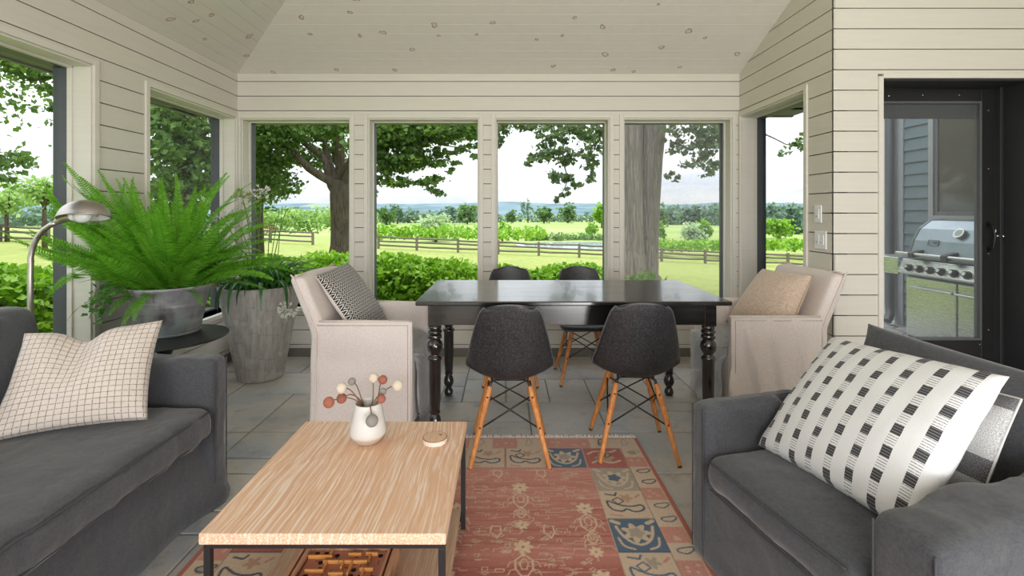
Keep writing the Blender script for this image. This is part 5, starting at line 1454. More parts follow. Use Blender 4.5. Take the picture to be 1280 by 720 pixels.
# ------------------------------------------------------------------ grill porch beyond the door
def grill_porch():
    XW = 4.58; YE = 5.66
    tag(MB().box(2.36, XW + .1, YD + .2, 6.1, -.12, 0).build('floor_porch', M_STONE2), 'stone paved porch outside the black door', kind='structure')
    # lapped siding of the house wing
    m = MB(); z = -.02; k = 0
    m.mat(1).box(XW + .02, XW + .3, YD + .2, YE, -.1, 5.4)
    m.mat(0)
    while z < 5.3:
        m.prism([(XW + .02, YD + .2, z), (XW - .006, YD + .2, z), (XW + .012, YD + .2, z + .137), (XW + .02, YD + .2, z + .137)], (0, YE - YD - .2, 0)); z += .135
    m.mat(2).box(XW - .012, XW + .3, YE, YE + .02, -.1, 5.4).box(XW - .016, XW + .02, YE - .10, YE + .02, -.1, 5.4)
    m.mat(1).box(XE + .3, 12, YE - .5, YE - .3, -.1, 5.4).box(XW + .3, 12, YE - .3, YE, -.1, 5.4)
    tag(m.build('wall_siding', [M_EXTSIDE, simple('siding_core', '3c444a', .9), simple('corner_board', '8d9196', .6)]), 'slate blue lapped siding of the house wing behind the grill', kind='structure')
    # its window
    y0, y1, z0, z1 = 4.57, 5.13, 1.235, 2.13
    r = tag(empty('window_9', (XW, (y0 + y1) / 2, z0)), 'small grey framed house window in the blue siding above the grill', 'window', kind='structure')
    y0, y1, z0, z1 = 3.9, 5.15, 1.27, 2.36
    mf = simple('grey_window_trim', '8b8d92', .5)
    m = MB(); w = .06; a, b = XW - .035, XW + .02
    m.box(a, b, y0 - w, y0, z0 - w, z1 + w).box(a, b, y1, y1 + w, z0 - w, z1 + w).box(a, b, y0, y1, z1, z1 + w).box(a - .015, b, y0, y1, z0 - w, z0)
    m.build('casing', mf, r, bevel=.003)
    m = MB(); w = .04; a, b = XW - .02, XW + .02
    m.box(a, b, y0, y0 + w, z0, z1).box(a, b, y1 - w, y1, z0, z1).box(a, b, y0 + w, y1 - w, z1 - w, z1).box(a, b, y0 + w, y1 - w, z0, z0 + w)
    m.build('sash', simple('dark_sash', '55575c', .5), r, bevel=.002)
    n = N('dark_house_pane'); MB().box(XW - .008, XW - .003, y0 + w, y1 - w, z0 + w, z1 - w).build('pane', n.done(n.pbr(lin('4b463f'), .06, 0, None, .9)), r)
    # downspout at the far corner
    m = MB().tube([(4.505, YE + .02, 5.2), (4.505, YE + .02, .22), (4.48, YE - .02, .12), (4.42, YE - .05, .046)], .045, 12)
    tag(m.build('downspout', simple('dark_downspout', '4b4d51', .45, .3), smooth=True, auto=50), 'dark grey downspout at the corner of the blue siding', 'downspout')
    tag(MB().box(4.88, 5.02, 6.2, 6.34, -.2, 4.0).build('trim_10', simple('pale_post_paint', 'b9bcc0', .6), bevel=.01), 'pale corner post beyond the dark downspout', kind='structure')
    # ---- grill: six burner cart, its front towards the porch
    XG = 3.88; Y0, Y1 = 3.62, 4.70
    ss = N('brushed_stainless'); ga = ss.noise(ss.map(ss.tc(), (2, 2, 90)), 2, 4); ss = ss.done(ss.pbr(ss.mix(ga, lin('bcbfbf'), lin('d6d8d7')), ss.ramp(ga, [(.3, .22), (.7, .34)]), 1.0))
    sb = N('blue_grey_enamel'); ga = sb.noise(sb.tc(), 12, 3); sb = sb.done(sb.pbr(sb.mix(ga, lin('8b99a4'), lin('9dabb5')), .3, .55))
    bk = simple('black_nylon', '232427', .45); gr = simple('grill_grey_trim', '6c7176', .4, .5)
    R = empty('gas_grill', ((XG + 4.48) / 2, (Y0 + Y1) / 2, 0), label='stainless six burner gas grill against the blue siding outside the door', cat='grill')
    m = MB().box(XG + .02, 4.46, Y0, Y1, .10, .70); m.build('cart', gr, R, bevel=.01)
    ym = (Y0 + Y1) / 2
    for (a, b) in ((ym + .006, Y1 - .012), (Y0 + .012, ym - .006)):
        d = MB().box(XG, XG + .022, a, b, .125, .685).build('door', ss, R, bevel=.006)
        h = MB(); zz = .60; aa, bb = (a + .005, b - .09) if a > ym else (a + .09, b - .005)
        h.tube([(XG - .03, aa, zz), (XG - .03, bb, zz)], .011, 12).tube([(XG + .004, aa + .03, zz), (XG - .03, aa + .03, zz)], .008, 8).tube([(XG + .004, bb - .03, zz), (XG - .03, bb - .03, zz)], .008, 8)
        h.build('door_handle', ss, d, smooth=True, auto=50)
    # sloped control panel with knobs
    m = MB().prism([(XG - .045, Y0 - .02, .715), (XG - .06, Y0 - .02, .73), (XG - .01, Y0 - .02, .855), (XG + .08, Y0 - .02, .865), (XG + .08, Y0 - .02, .70)], (0, Y1 - Y0 + .04, 0)); m.build('control_panel', ss, R, bevel=.004)
    for y in (4.60, 4.49, 4.375, 4.26, 4.14, 4.02, 3.86):
        p = Vector((XG - .040, y, .778)); d = Vector((-.93, 0, .37))
        k = MB().tube([p, p + d * .006, p + d * .007, p + d * .036, p + d * .040], [.036, .036, .030, .026, .022], 18).build('knob', bk, R, smooth=True, auto=40)
        MB().tube([p + d * .038, p + d * .043], [.017, .015], 14).build('knob_cap', ss, k, smooth=True, auto=40)
    # cook box and lid
    m = MB().box(XG + .04, 4.44, Y0 + .03, Y1 - .03, .70, .875); m.build('cook_box', gr, R, bevel=.01)
    prof = [(XG - .0, .865), (XG - .012, .90), (XG + .03, 1.04), (XG + .09, 1.15), (XG + .19, 1.225), (XG + .33, 1.24), (XG + .46, 1.18), (XG + .52, 1.05), (XG + .53, .865)]
    m = MB().prism([(x, Y0 + .06, z) for x, z in prof], (0, Y1 - Y0 - .12, 0)); lid = m.build('lid', sb, R, bevel=.012, bseg=3)
    e = MB()
    for y in (Y0 + .045, Y1 - .075): e.prism([(x - .004 if i < 5 else x + .004, y, z + .004) for i, (x, z) in enumerate(prof)], (0, .03, 0))
    e.build('lid_end_cap', simple('cast_end_cap', '5f676e', .45, .5), lid, bevel=.006)
    h = MB().tube([(XG - .085, Y0 + .02, .915), (XG - .085, Y1 - .0, .915)], .013, 14); lh = h.build('lid_handle', ss, lid, smooth=True, auto=50)
    for y in (4.52, 4.18, 3.84): MB().obox((XG - .105, y - .035, .875), (.115, 0, .03), (0, .07, 0), (-.0, 0, .055)).build('handle_bracket', bk, lh, bevel=.012)
    tx, tz = XG + .058, 1.115; d = Vector((-.86, 0, .50))
    t = MB().tube([Vector((tx, 4.19, tz)), Vector((tx, 4.19, tz)) + d * .022], [.046, .046], 24).build('thermometer', ss, lid, smooth=True, auto=40)
    MB().tube([Vector((tx, 4.19, tz)) + d * .0222, Vector((tx, 4.19, tz)) + d * .0235], [.034, .034], 20).build('dial', simple('dial_face', 'b9bdbf', .4), t)
    # badge plate: a small dark outlined tag with two marks
    p = Vector((XG + .012, 4.47, 1.0)); u = Vector((0, -.11, 0)); w = Vector((.017, 0, .052)); nn = Vector((-.95, 0, .31))
    bd = MB().obox(p, u, w, nn * .004).build('badge', simple('badge_plate', '77858f', .35, .6), lid)
    q = MB()
    for (a, b, c, d_) in ((.06, .12, .15, .85), (.12, .30, .15, .28), (.45, .62, .45, .62), (.66, .86, .30, .42), (.66, .72, .30, .80), (.80, .86, .30, .80)):
        q.obox(p + u * a + w * c + nn * .004, u * (b - a), w * (d_ - c), nn * .0012)
    q.build('badge_mark', simple('badge_dark', '2b3036', .5), bd)
    # side shelf on the far end, casters
    m = MB().box(XG - .03, 4.40, Y1 + .03, Y1 + .46, .835, .862).box(XG - .045, XG - .02, Y1 + .03, Y1 + .46, .70, .862); m.build('side_shelf', ss, R, bevel=.006)
    for x in (XG + .08, 4.38):
        for y in (Y0 + .1, Y1 - .1):
            MB().tube([(x, y - .018, .045), (x, y + .018, .045)], .044, 16).box(x - .012, x + .012, y - .024, y + .024, .045, .102).build('caster', bk, R, smooth=True, auto=40)
def m_stone2():
    n = N('porch_paving'); p = n.pos(); v = n.voro(n.map(p, (2.2, 2.2, 0)), 1, 'DISTANCE_TO_EDGE'); a = n.noise(p, 6, 4)
    return n.done(n.pbr(n.mix(n.math('LESS_THAN', v, .02), n.mix(a, lin('6f7276'), lin('96958f')), lin('4d4b48')), .8, 0, n.bump(a, .3, .01)))
M_STONE2 = m_stone2()
grill_porch()

# ------------------------------------------------------------------ land
def ground(X, Y):
    X = np.asarray(X, float); Y = np.asarray(Y, float)
    dist = np.maximum(np.maximum(Y - 5.0, np.abs(X) - 4.5), np.maximum(-Y - 6, 0))
    t = np.clip(dist / 27.0, 0, 1); t = t * t * (3 - 2 * t) * .55 + t * .45
    fz = -1.46 - .045 * np.clip(X, -26, 24)
    near = -.16 + (fz + .16) * t
    k = np.clip((Y - 32) / 24, 0, 1); k = k * k * (3 - 2 * k)
    far = -2.45
    z = near * (1 - k) + far * k
    e = ((X - 10.5) / 9.5) ** 2 + ((Y - 56) / 7.5) ** 2
    z = z - .6 * np.clip(1.25 - e, 0, .6)
    return z + .03 * np.sin(X * .37) * np.cos(Y * .23) * np.clip(t * 2, 0, 1)
def gz(x, y): return float(ground(x, y))

def m_grass():
    n = N('lawn_grass'); p = n.pos(); y = n.sep(p)[1]
    a = n.noise(p, .35, 4); b = n.noise(n.map(p, (1, .5, 1)), 3.5, 4, .6); c = n.noise(p, 38, 4, .7)
    far = n.ramp(n.math('MULTIPLY', y, .005), [(.15, 0), (.45, 1)])
    base = n.mix(a, lin('778143'), lin('8b9454')); base = n.mix(n.ramp(b, [(.4, 0), (.7, .6)]), base, lin('a1a766'))
    base = n.mix(n.ramp(c, [(.35, .5), (.6, 0)]), base, lin('4d6030'))
    st = n.noise(n.map(p, (.012, .10, 1)), 1.0, 3)
    meadow = n.mix(n.ramp(st, [(.35, 0), (.65, 1)]), lin('74884c'), lin('8e9c62'))
    return n.done(n.pbr(n.mix(far, base, meadow), .9, 0, n.bump(c, .5, .03), .1))
def terrain():
    xs = np.concatenate([np.linspace(-420, -44, 26), np.linspace(-40, 40, 81), np.linspace(44, 420, 26)]); ys = np.concatenate([np.linspace(-60, -8, 14), np.linspace(-6, 70, 96), np.linspace(75, 560, 40)])
    GX, GY = np.meshgrid(xs, ys); Z = ground(GX, GY)
    inside = (GX > XL - .9) & (GX < 13) & (GY > -5) & (GY < 5.3); Z = np.where(inside, np.minimum(Z, -.16), Z)
    nx = len(xs); m = MB(); m.v = [tuple(q) for q in np.stack([GX, GY, Z], -1).reshape(-1, 3)]
    m.f = [(j * nx + i, j * nx + i + 1, (j + 1) * nx + i + 1, (j + 1) * nx + i) for j in range(len(ys) - 1) for i in range(nx - 1)]; m.mi = [0] * len(m.f)
    tag(m.build('ground_lawn', m_grass(), smooth=True), 'green lawn and pasture falling away from the house', kind='structure')
    # pond
    n = N('pond_water'); w = n.done(n.pbr(lin('8c9aa3'), .12, 0, n.bump(n.noise(n.map(n.pos(), (1, 3, 1)), 3, 3), .05, .03), .8))
    m = MB(); pts = []
    for k in range(48):
        a = 2 * math.pi * k / 48; q = 1 + .08 * math.sin(3 * a + 1) + .05 * math.sin(5 * a); pts.append((10.5 + 9.4 * q * math.cos(a), 56 + 7.4 * q * math.sin(a), -2.56))
    m.prism(pts, (0, 0, .04))
    tag(m.build('water_pond', w), 'pale pond reflecting the sky beyond the fence', kind='structure')
    # wooded hills along the valley; distance haze is put into their blue-grey colour
    n = N('hazed_wooded_hills'); p = n.pos(); a = n.noise(n.map(p, (1, 1, 2)), .006, 5, .6); b = n.noise(n.map(p, (1, .3, 1.5)), .0022, 3)
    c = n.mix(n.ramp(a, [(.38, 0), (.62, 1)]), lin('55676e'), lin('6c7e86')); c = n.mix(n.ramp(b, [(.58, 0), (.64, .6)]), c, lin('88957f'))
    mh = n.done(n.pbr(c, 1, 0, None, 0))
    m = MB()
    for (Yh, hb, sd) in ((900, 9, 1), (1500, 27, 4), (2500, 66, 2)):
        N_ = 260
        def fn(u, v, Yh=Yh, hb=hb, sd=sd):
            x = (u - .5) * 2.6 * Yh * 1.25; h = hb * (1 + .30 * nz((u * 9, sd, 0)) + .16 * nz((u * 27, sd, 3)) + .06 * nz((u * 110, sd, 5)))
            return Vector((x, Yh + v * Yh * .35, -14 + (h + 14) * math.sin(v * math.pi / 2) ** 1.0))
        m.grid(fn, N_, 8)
    tag(m.build('hills', mh, smooth=True), 'long low wooded hills tinted haze blue across the valley', kind='structure')
    m = MB().grid(lambda u, v: Vector(((u - .5) * 7000, 540 + v * 1500, -2.45 - 10 * v)), 10, 6)
    tag(m.build('ground_valley', m_grass(), smooth=True), 'flat valley floor below the hills', kind='structure')
terrain()

# ------------------------------------------------------------------ trees
M_MAPLE = m_leaf('maple_leaf', '3d5a2b', '6c8a4a', .8, .4, .5, '93ab48')
M_SHADELEAF = m_leaf('shaded_leaf', '42632f', '7a9a58', .9, .4, .5, 'b4cc4c')
M_OLDLEAF = m_leaf('overhanging_leaf', '475f3a', '75876a', 1.5, .35, .5)
M_HEDGE = m_leaf('hedge_leaf', '4c7c1a', '8cb636', 2.5, .35, .45, 'b0cc4a')
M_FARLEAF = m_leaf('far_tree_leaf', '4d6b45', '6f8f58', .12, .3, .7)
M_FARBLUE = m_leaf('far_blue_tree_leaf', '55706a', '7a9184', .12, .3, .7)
M_ORCHARD = m_leaf('orchard_leaf', '6d9450', 'a3bd7c', .6, .35, .6, 'd3dcbc')
M_SILVER = m_leaf('silver_willow_leaf', '8ba58a', 'b7c6ae', .6, .35, .6)
def m_bark(name, a, b, sc=1.0):
    n = N(name); p = n.tc()
    r = n.noise(n.map(p, (26 * sc, 26 * sc, 2.2 * sc)), 1, 5, .62, .5); q = n.noise(p, 3, 4)
    v = n.voro(n.map(p, (22 * sc, 22 * sc, 2.0 * sc)), 1, 'DISTANCE_TO_EDGE')
    c = n.mix(n.ramp(r, [(.35, 0), (.65, 1)]), lin(a), lin(b)); c = n.mix(n.ramp(q, [(.4, .35), (.6, 0)]), c, lin(a)); c = n.mix(n.ramp(v, [(.0, .5), (.12, 0)]), c, tuple(x * .5 for x in lin(a)[:3]))
    return n.done(n.pbr(c, .95, 0, n.bump(n.math('ADD', r, n.math('MULTIPLY', v, 1.2)), .8, .05), .1))
M_BARK = m_bark('maple_bark', '4d453d', '6f655a', .7); M_BARKGREY = m_bark('grey_bark', '746a64', 'a0968e', .8)

def limb(mb, a, b, r0, r1, seed, sag=.15, n=9):
    a, b = Vector(a), Vector(b); L = (b - a).length; pts = []
    for k in range(n + 1):
        t = k / n; p = a.lerp(b, t) + Vector((nz((t * 3, seed, 0)), nz((t * 3, seed, 4)), nz((t * 3, seed, 8)) + sag * math.sin(t * math.pi))) * L * .10 * (1 if 0 < k else 0); pts.append(p)
    mb.tube(pts, [r0 + (r1 - r0) * (k / n) for k in range(n + 1)], 10); return pts
def px_blobs(L):
    """(px, py, Y, half width px, half height px, depth, n) -> ellipsoids at their distance"""
    out = []
    for (px, py, Y, w, h, d, n) in L:
        c = P(px, py, Y); out.append((c.x, c.y, c.z, w * Y / F, d, h * Y / F, n))
    return out

def maple():
    b = P(425, 330, 17.5); base = Vector((b.x, 17.5, gz(b.x, 17.5) - .05)); g = random.Random(3)
    r = empty('maple_tree', base, label='big spreading maple with dark limbs, seen through the window behind the tall planter', cat='tree')
    m = MB(); S = P(426, 243, 17.5)
    m.tube([base, base + Vector((0, 0, .25)), base + Vector((.02, 0, .8)), base.lerp(S, .6), S, S + Vector((.05, 0, .5))], [.58, .44, .35, .33, .38, .30], 16)
    ends = []
    for (px, py, Y, r0, r1) in ((345, 172, 16.5, .17, .07), (375, 160, 17.2, .15, .07), (398, 150, 18.2, .14, .07), (424, 120, 17.6, .22, .10), (440, 195, 17.0, .16, .10), (452, 150, 16.2, .15, .08), (415, 150, 19, .12, .06)):
        p = P(px, py, Y); ends.append(limb(m, S + Vector((g.uniform(-.1, .1), g.uniform(-.1, .1), g.uniform(-.15, .25))), p, r0, r1, px)[-1])
    limb(m, ends[0], P(300, 150, 15.5), .07, .03, 2); limb(m, ends[5], P(520, 172, 14.5), .09, .03, 5); limb(m, ends[4], P(500, 140, 15.5), .09, .04, 6); limb(m, P(520, 172, 14.5), P(585, 190, 14), .03, .012, 8); limb(m, ends[5], P(545, 205, 14.8), .05, .012, 12)
    limb(m, ends[3], P(380, -60, 18), .10, .03, 9); limb(m, ends[3], P(480, -80, 17), .10, .03, 10)
    m.build('trunk', M_BARK, r, smooth=True)
    B = [(320, 168, 15.5, 30, 24, 1.3, 1100), (352, 165, 16.5, 26, 20, 1.2, 800), (385, 160, 17.8, 28, 18, 1.0, 700), (425, 158, 16.0, 24, 18, 1.0, 700), (335, 198, 16.8, 26, 18, 1.0, 750), (356, 222, 17.2, 16, 10, .8, 260), (322, 226, 17.0, 18, 18, 1.0, 480),
         (388, 192, 19.0, 16, 9, .8, 220), (432, 185, 18.6, 16, 12, .8, 250), (365, 185, 19, 18, 12, .8, 260), (322, 262, 17.5, 14, 12, .7, 150), (408, 215, 19.5, 10, 8, .6, 90),
         (462, 170, 15, 30, 22, 1.2, 900), (492, 168, 14.8, 28, 20, 1.2, 900), (525, 165, 14.5, 26, 17, 1.1, 780), (556, 164, 14.2, 26, 15, 1.0, 620), (590, 162, 14, 22, 13, .9, 380), (488, 200, 14.8, 24, 16, .9, 620), (520, 200, 14.6, 20, 13, .8, 480), (548, 196, 14.5, 14, 10, .6, 220),
         (478, 222, 14.6, 14, 11, .6, 210), (505, 226, 14.6, 16, 8, .6, 190), (537, 226, 14.6, 14, 9, .6, 190), (546, 241, 14.6, 10, 7, .5, 90), (575, 188, 14.0, 12, 6, .5, 90), (468, 240, 14.8, 8, 5, .4, 40), (596, 182, 14.0, 9, 6, .4, 60),
         (380, 60, 17, 110, 70, 3.0, 1800), (520, 70, 16, 90, 60, 2.5, 1200), (300, 100, 16, 60, 50, 2.5, 900), (420, -60, 17.5, 120, 70, 3.0, 1200)]
    B += [(372, 200, 18.5, 14, 10, .8, 240), (396, 205, 19, 12, 9, .8, 180), (362, 240, 18.5, 12, 7, .7, 130), (412, 190, 18.5, 14, 12, .8, 260), (562, 212, 14.3, 12, 7, .5, 70), (590, 196, 14, 8, 5, .4, 40)]
    B = [b[:3] + ((b[3], b[4]) if b[6] > 300 else (b[3] * 1.25, b[4] * 1.25)) + (b[5], int(b[6] * (1.9 if b[6] > 300 else 1.0))) for b in B]
    V, n = leaf_cloud(px_blobs(B), .115, 11, 1.25, .3, .3, 16); np_mesh('crown', V, n, M_MAPLE, r)
maple()

def old_tree():
    Y = 10.2; c = P(803, 345, Y); base = Vector((c.x, Y, gz(c.x, Y) - .05)); g = random.Random(6)
    r = empty('old_tree', base, label='huge old tree with a double grey trunk standing close to the house', cat='tree')
    m = MB(); k = Y / F
    def col(px0, px1, dY, rr):
        pts = [P((px0[i] + px1[i]) / 2, y, Y + dY) for i, y in enumerate((372, 345, 300, 250, 200, 150, 80, 0))]; pts[0].z = base.z
        m.tube(pts, [(px1[i] - px0[i]) / 2 * k * (1.0) for i in range(8)], 28)
    col((750, 756, 759, 760, 760, 758, 752, 740), (814, 808, 804, 803, 803, 803, 801, 790), 0, 0)
    col((794, 798, 799, 799, 799, 798, 798, 802), (834, 823, 823, 825, 828, 833, 841, 858), .10, 0)
    limb(m, P(826, 110, Y), P(900, 160, 9.6), .12, .03, 4); limb(m, P(800, 60, Y), P(700, 130, 9.4), .14, .04, 7); limb(m, P(700, 130, 9.4), P(706, 235, 9.2), .03, .008, 9, -.3); limb(m, P(700, 130, 9.4), P(640, 160, 9.6), .03, .01, 12)
    limb(m, P(900, 160, 9.6), P(1004, 182, 9.2), .03, .006, 15); limb(m, P(735, 120, 9.6), P(742, 215, 9.3), .025, .006, 17, -.2)
    m.build('trunk', M_BARKGREY, r, smooth=True)
    B = [(628, 162, 9.8, 14, 10, .5, 190), (640, 155, 9.7, 18, 9, .5, 190), (622, 180, 9.8, 8, 8, .3, 60), (668, 158, 9.6, 14, 7, .4, 110), (690, 170, 9.4, 16, 13, .5, 260), (715, 162, 9.5, 20, 14, .6, 330), (742, 168, 9.4, 14, 16, .5, 260), (680, 192, 9.3, 15, 10, .4, 200), (705, 198, 9.3, 18, 12, .4, 260),
         (668, 203, 9.3, 9, 5, .3, 70), (740, 198, 9.3, 14, 14, .4, 190), (700, 220, 9.2, 14, 8, .3, 130), (716, 230, 9.2, 9, 9, .3, 80), (708, 243, 9.2, 8, 6, .25, 55), (696, 252, 9.2, 5, 5, .2, 22), (739, 222, 9.3, 8, 7, .3, 45),
         (842, 160, 9.7, 14, 10, .4, 130), (868, 163, 9.6, 20, 13, .5, 280), (893, 168, 9.5, 18, 16, .5, 280), (856, 185, 9.6, 16, 9, .4, 150), (882, 190, 9.5, 18, 11, .4, 190), (898, 208, 9.4, 10, 9, .35, 90), (868, 206, 9.5, 12, 6, .3, 70), (838, 222, 9.6, 7, 8, .2, 38), (834, 178, 9.8, 6, 12, .2, 40), (886, 218, 9.4, 8, 5, .25, 35),
         (994, 183, 9.2, 9, 8, .25, 46), (981, 192, 9.2, 6, 4, .2, 16), (1004, 174, 9.2, 6, 8, .25, 30),
         (760, 40, 10, 150, 60, 3.0, 2600), (900, 70, 9.8, 80, 40, 2.2, 900), (660, 80, 9.8, 60, 35, 2.0, 700)]
    V, n = leaf_cloud(px_blobs([b[:3] + (b[3] * 1.1, b[4] * 1.15) + b[5:] for b in B]), .075, 12, 1.35, .3, .35, 12); np_mesh('crown', V, n, M_OLDLEAF, r)
old_tree()

def side_trees():
    # dense tree beyond the left-hand corner, fills the window behind the fern
    c = P(225, 330, 13); base = Vector((c.x, 13, gz(c.x, 13) - .05)); r = empty('shade_tree', base, label='dense dark green tree filling the window behind the fern', cat='tree')
    m = MB(); m.tube([base, P(228, 260, 13), P(232, 180, 13), P(236, 60, 13)], [.30, .24, .2, .12], 12); limb(m, P(231, 200, 13), P(180, 140, 12.5), .1, .03, 2); limb(m, P(232, 190, 13), P(285, 150, 13), .1, .03, 3); m.build('trunk', M_BARK, r, smooth=True)
    B = [(205, 150, 12.5, 30, 26, 1.4, 1100), (245, 158, 12.8, 32, 28, 1.4, 1200), (215, 190, 12.6, 34, 22, 1.3, 1100), (255, 196, 13, 26, 22, 1.2, 900), (205, 228, 13, 26, 22, 1.2, 600), (240, 232, 13.2, 30, 22, 1.2, 800), (268, 225, 13.5, 20, 22, 1.0, 500), (222, 262, 13.2, 34, 18, 1.0, 600), (190, 255, 13.4, 16, 14, .8, 160),
         (180, 120, 12.5, 40, 30, 1.6, 900), (260, 110, 13, 40, 30, 1.6, 900), (222, 50, 13, 70, 50, 2.2, 1200)]
    V, n = leaf_cloud(px_blobs(B), .115, 14, 1.3, .3, .3, 16); np_mesh('crown', V, n, M_SHADELEAF, r)
    # second trunk beside the corner, partly behind the planter flowers
    Y = 19; c = P(322, 320, Y); base = Vector((c.x, Y, gz(c.x, Y) - .05)); r = empty('corner_tree', base, label='smaller leafy tree standing beside the maple, behind the lily flowers', cat='tree')
    m = MB(); m.tube([base, P(322, 270, Y), P(325, 220, Y), P(330, 150, Y)], [.26, .2, .17, .1], 12); limb(m, P(324, 235, Y), P(350, 200, Y), .08, .03, 4); m.build('trunk', M_BARK, r, smooth=True)
    B = [(325, 235, Y, 22, 20, 1.0, 500), (350, 238, Y, 16, 14, .8, 240), (330, 205, Y, 26, 18, 1.0, 500), (310, 200, Y, 20, 30, 1.0, 500)]
    V, n = leaf_cloud(px_blobs(B), .13, 15, 1.25, .3, .3, 16); np_mesh('crown', V, n, M_SHADELEAF, r)
    # branch tree at the far left: only its drooping outer twigs show at the top of the sofa window
    Y = 8.0; base = Vector((-13.2, Y, gz(-13.2, Y) - .05)); r = empty('overhanging_tree', base, label='tree whose bright leafy twigs droop across the top of the sofa window', cat='tree')
    m = MB(); m.tube([base, base + Vector((.2, 0, 2.4)), base + Vector((.6, 0, 5.0)), base + Vector((1, 0, 7))], [.34, .26, .2, .1], 12); limb(m, base + Vector((.4, 0, 3.8)), P(20, 62, Y), .12, .03, 3); limb(m, P(20, 62, Y), P(64, 120, Y), .03, .008, 5); limb(m, base + Vector((.3, 0, 3.4)), P(-25, 190, Y), .1, .02, 6); limb(m, P(-25, 190, Y), P(32, 200, Y), .02, .006, 7); m.build('trunk', M_BARK, r, smooth=True)
    B = [(8, 74, Y, 20, 12, .5, 240), (32, 82, Y, 18, 12, .5, 190), (54, 92, Y, 14, 14, .5, 150), (60, 112, Y, 9, 12, .4, 80), (64, 135, Y, 6, 10, .3, 34), (40, 100, Y, 8, 6, .3, 35), (66, 155, Y, 3, 5, .2, 8), (4, 205, Y, 20, 14, .5, 200), (18, 196, Y, 14, 5, .3, 45), (30, 199, Y, 7, 3, .2, 14), (2, 222, Y, 14, 8, .4, 80), (-40, 100, Y, 60, 60, 1.6, 900), (-60, 200, Y, 50, 40, 1.4, 500)]
    V, n = leaf_cloud(px_blobs(B), .075, 16, 1.4, .3, .4, 12); np_mesh('crown', V, n, M_MAPLE, r)
    # orchard trees on the lawn to the left
    for i, (px, py, Y, w, h, lb) in enumerate(((52, 236, 22, 26, 22, 'round topped orchard tree with a short trunk outside the sofa window'), (5, 250, 26, 26, 20, 'pale orchard tree further out beside the round topped one'), (205, 268, 24, 22, 12, 'low orchard tree glimpsed under the dense shade tree'))):
        b = P(px + 4, 290, Y); base = Vector((b.x, Y, gz(b.x, Y) - .03)); r = empty('orchard_tree', base, label=lb, cat='tree', group='orchard trees on the lawn')
        t = P(px + 3, py + 4, Y); m = MB(); m.tube([base, base.lerp(t, .5), t], [.11, .09, .06], 10)
        for k in range(5): limb(m, base.lerp(t, .75), P(px + (-1) ** k * w * (.3 + .1 * k), py - h * .3, Y + .4 * (k - 2)), .07, .02, k)
        m.build('trunk', M_BARK, r, smooth=True)
        V, n = leaf_cloud(px_blobs([(px, py, Y, w, h, 1.2, 620), (px - w * .5, py + h * .25, Y, w * .6, h * .6, 1.0, 260), (px + w * .5, py + h * .2, Y, w * .6, h * .6, 1.0, 260)]), .15, 30 + i, 1.3, .3, .3, 14); np_mesh('crown', V, n, M_ORCHARD, r)
side_trees()

# ------------------------------------------------------------------ hedges under the windows
def hedge(name, label, segs, seed, size=.054, per=3000):
    r = empty(name, (segs[0][0], segs[0][1], gz(segs[0][0], segs[0][1])), label=label, cat='hedge')
    g = random.Random(seed); B = []; m = MB()
    for (x, y, zt, rx, ry) in segs:
        z0 = gz(x, y); B.append((x, y, (z0 + zt) / 2 + .06, rx, ry, (zt - z0) / 2, per)); B.append((x + g.uniform(-.3, .3), y, zt - .12, rx * .9, ry * .7, .16, per // 4))
        for k in range(7):
            a = Vector((x + g.uniform(-rx, rx) * .6, y + g.uniform(-ry, ry) * .5, z0 - .02)); limb(m, a, a + Vector((g.uniform(-.25, .25), g.uniform(-.2, .2), (zt - z0) * .85)), .014, .005, g.uniform(0, 50), .1, 5)
    m.build('stems', M_BARK, r, smooth=True)
    V, n = leaf_cloud(B, size, seed, 1.45, .35, .1); V[:, 2] = np.maximum(V[:, 2], -.2); np_mesh('foliage', V, n, M_HEDGE, r); return r
hedge('hedge', 'bright green leafy hedge under the back windows', [(-4.1, 6.3, .74, .75, .5), (-3.2, 6.25, .72, .7, .5), (-2.3, 6.2, .75, .7, .5), (-1.5, 6.2, .74, .65, .5), (-.75, 6.25, .66, .6, .5), (-.05, 6.3, .56, .55, .45), (.55, 6.35, .52, .5, .45), (1.05, 6.45, .58, .38, .4)], 41)
hedge('side_hedge', 'bright yellow green leafy hedge outside the sofa window', [(-4.2, 2.2, .78, .5, .7), (-4.25, 3.2, .80, .5, .7), (-4.3, 4.1, .82, .5, .7), (-4.3, 5.0, .80, .5, .6), (-4.5, 5.8, .76, .6, .5)], 43)
def low_shrub(px, Y, zt, w, lb, seed):
    c = P(px, 340, Y); r = empty('low_shrub', (c.x, Y, gz(c.x, Y)), label=lb, cat='shrub'); z0 = gz(c.x, Y); m = MB()
    for k in range(6): limb(m, (c.x + .05 * k - .12, Y, z0), (c.x + (k - 2.5) * w * .3, Y + .1 * (-1) ** k, zt - .05), .012, .004, k, .1, 5)
    m.build('stems', M_BARK, r, smooth=True); V, n = leaf_cloud([(c.x, Y, (z0 + zt) / 2, w, .35, (zt - z0) / 2, 700)], .06, seed, 1.45, .3); np_mesh('foliage', V, n, M_SHADELEAF, r)
low_shrub(806, 7.4, .40, .42, 'low green shrub at the foot of the huge old tree', 51)

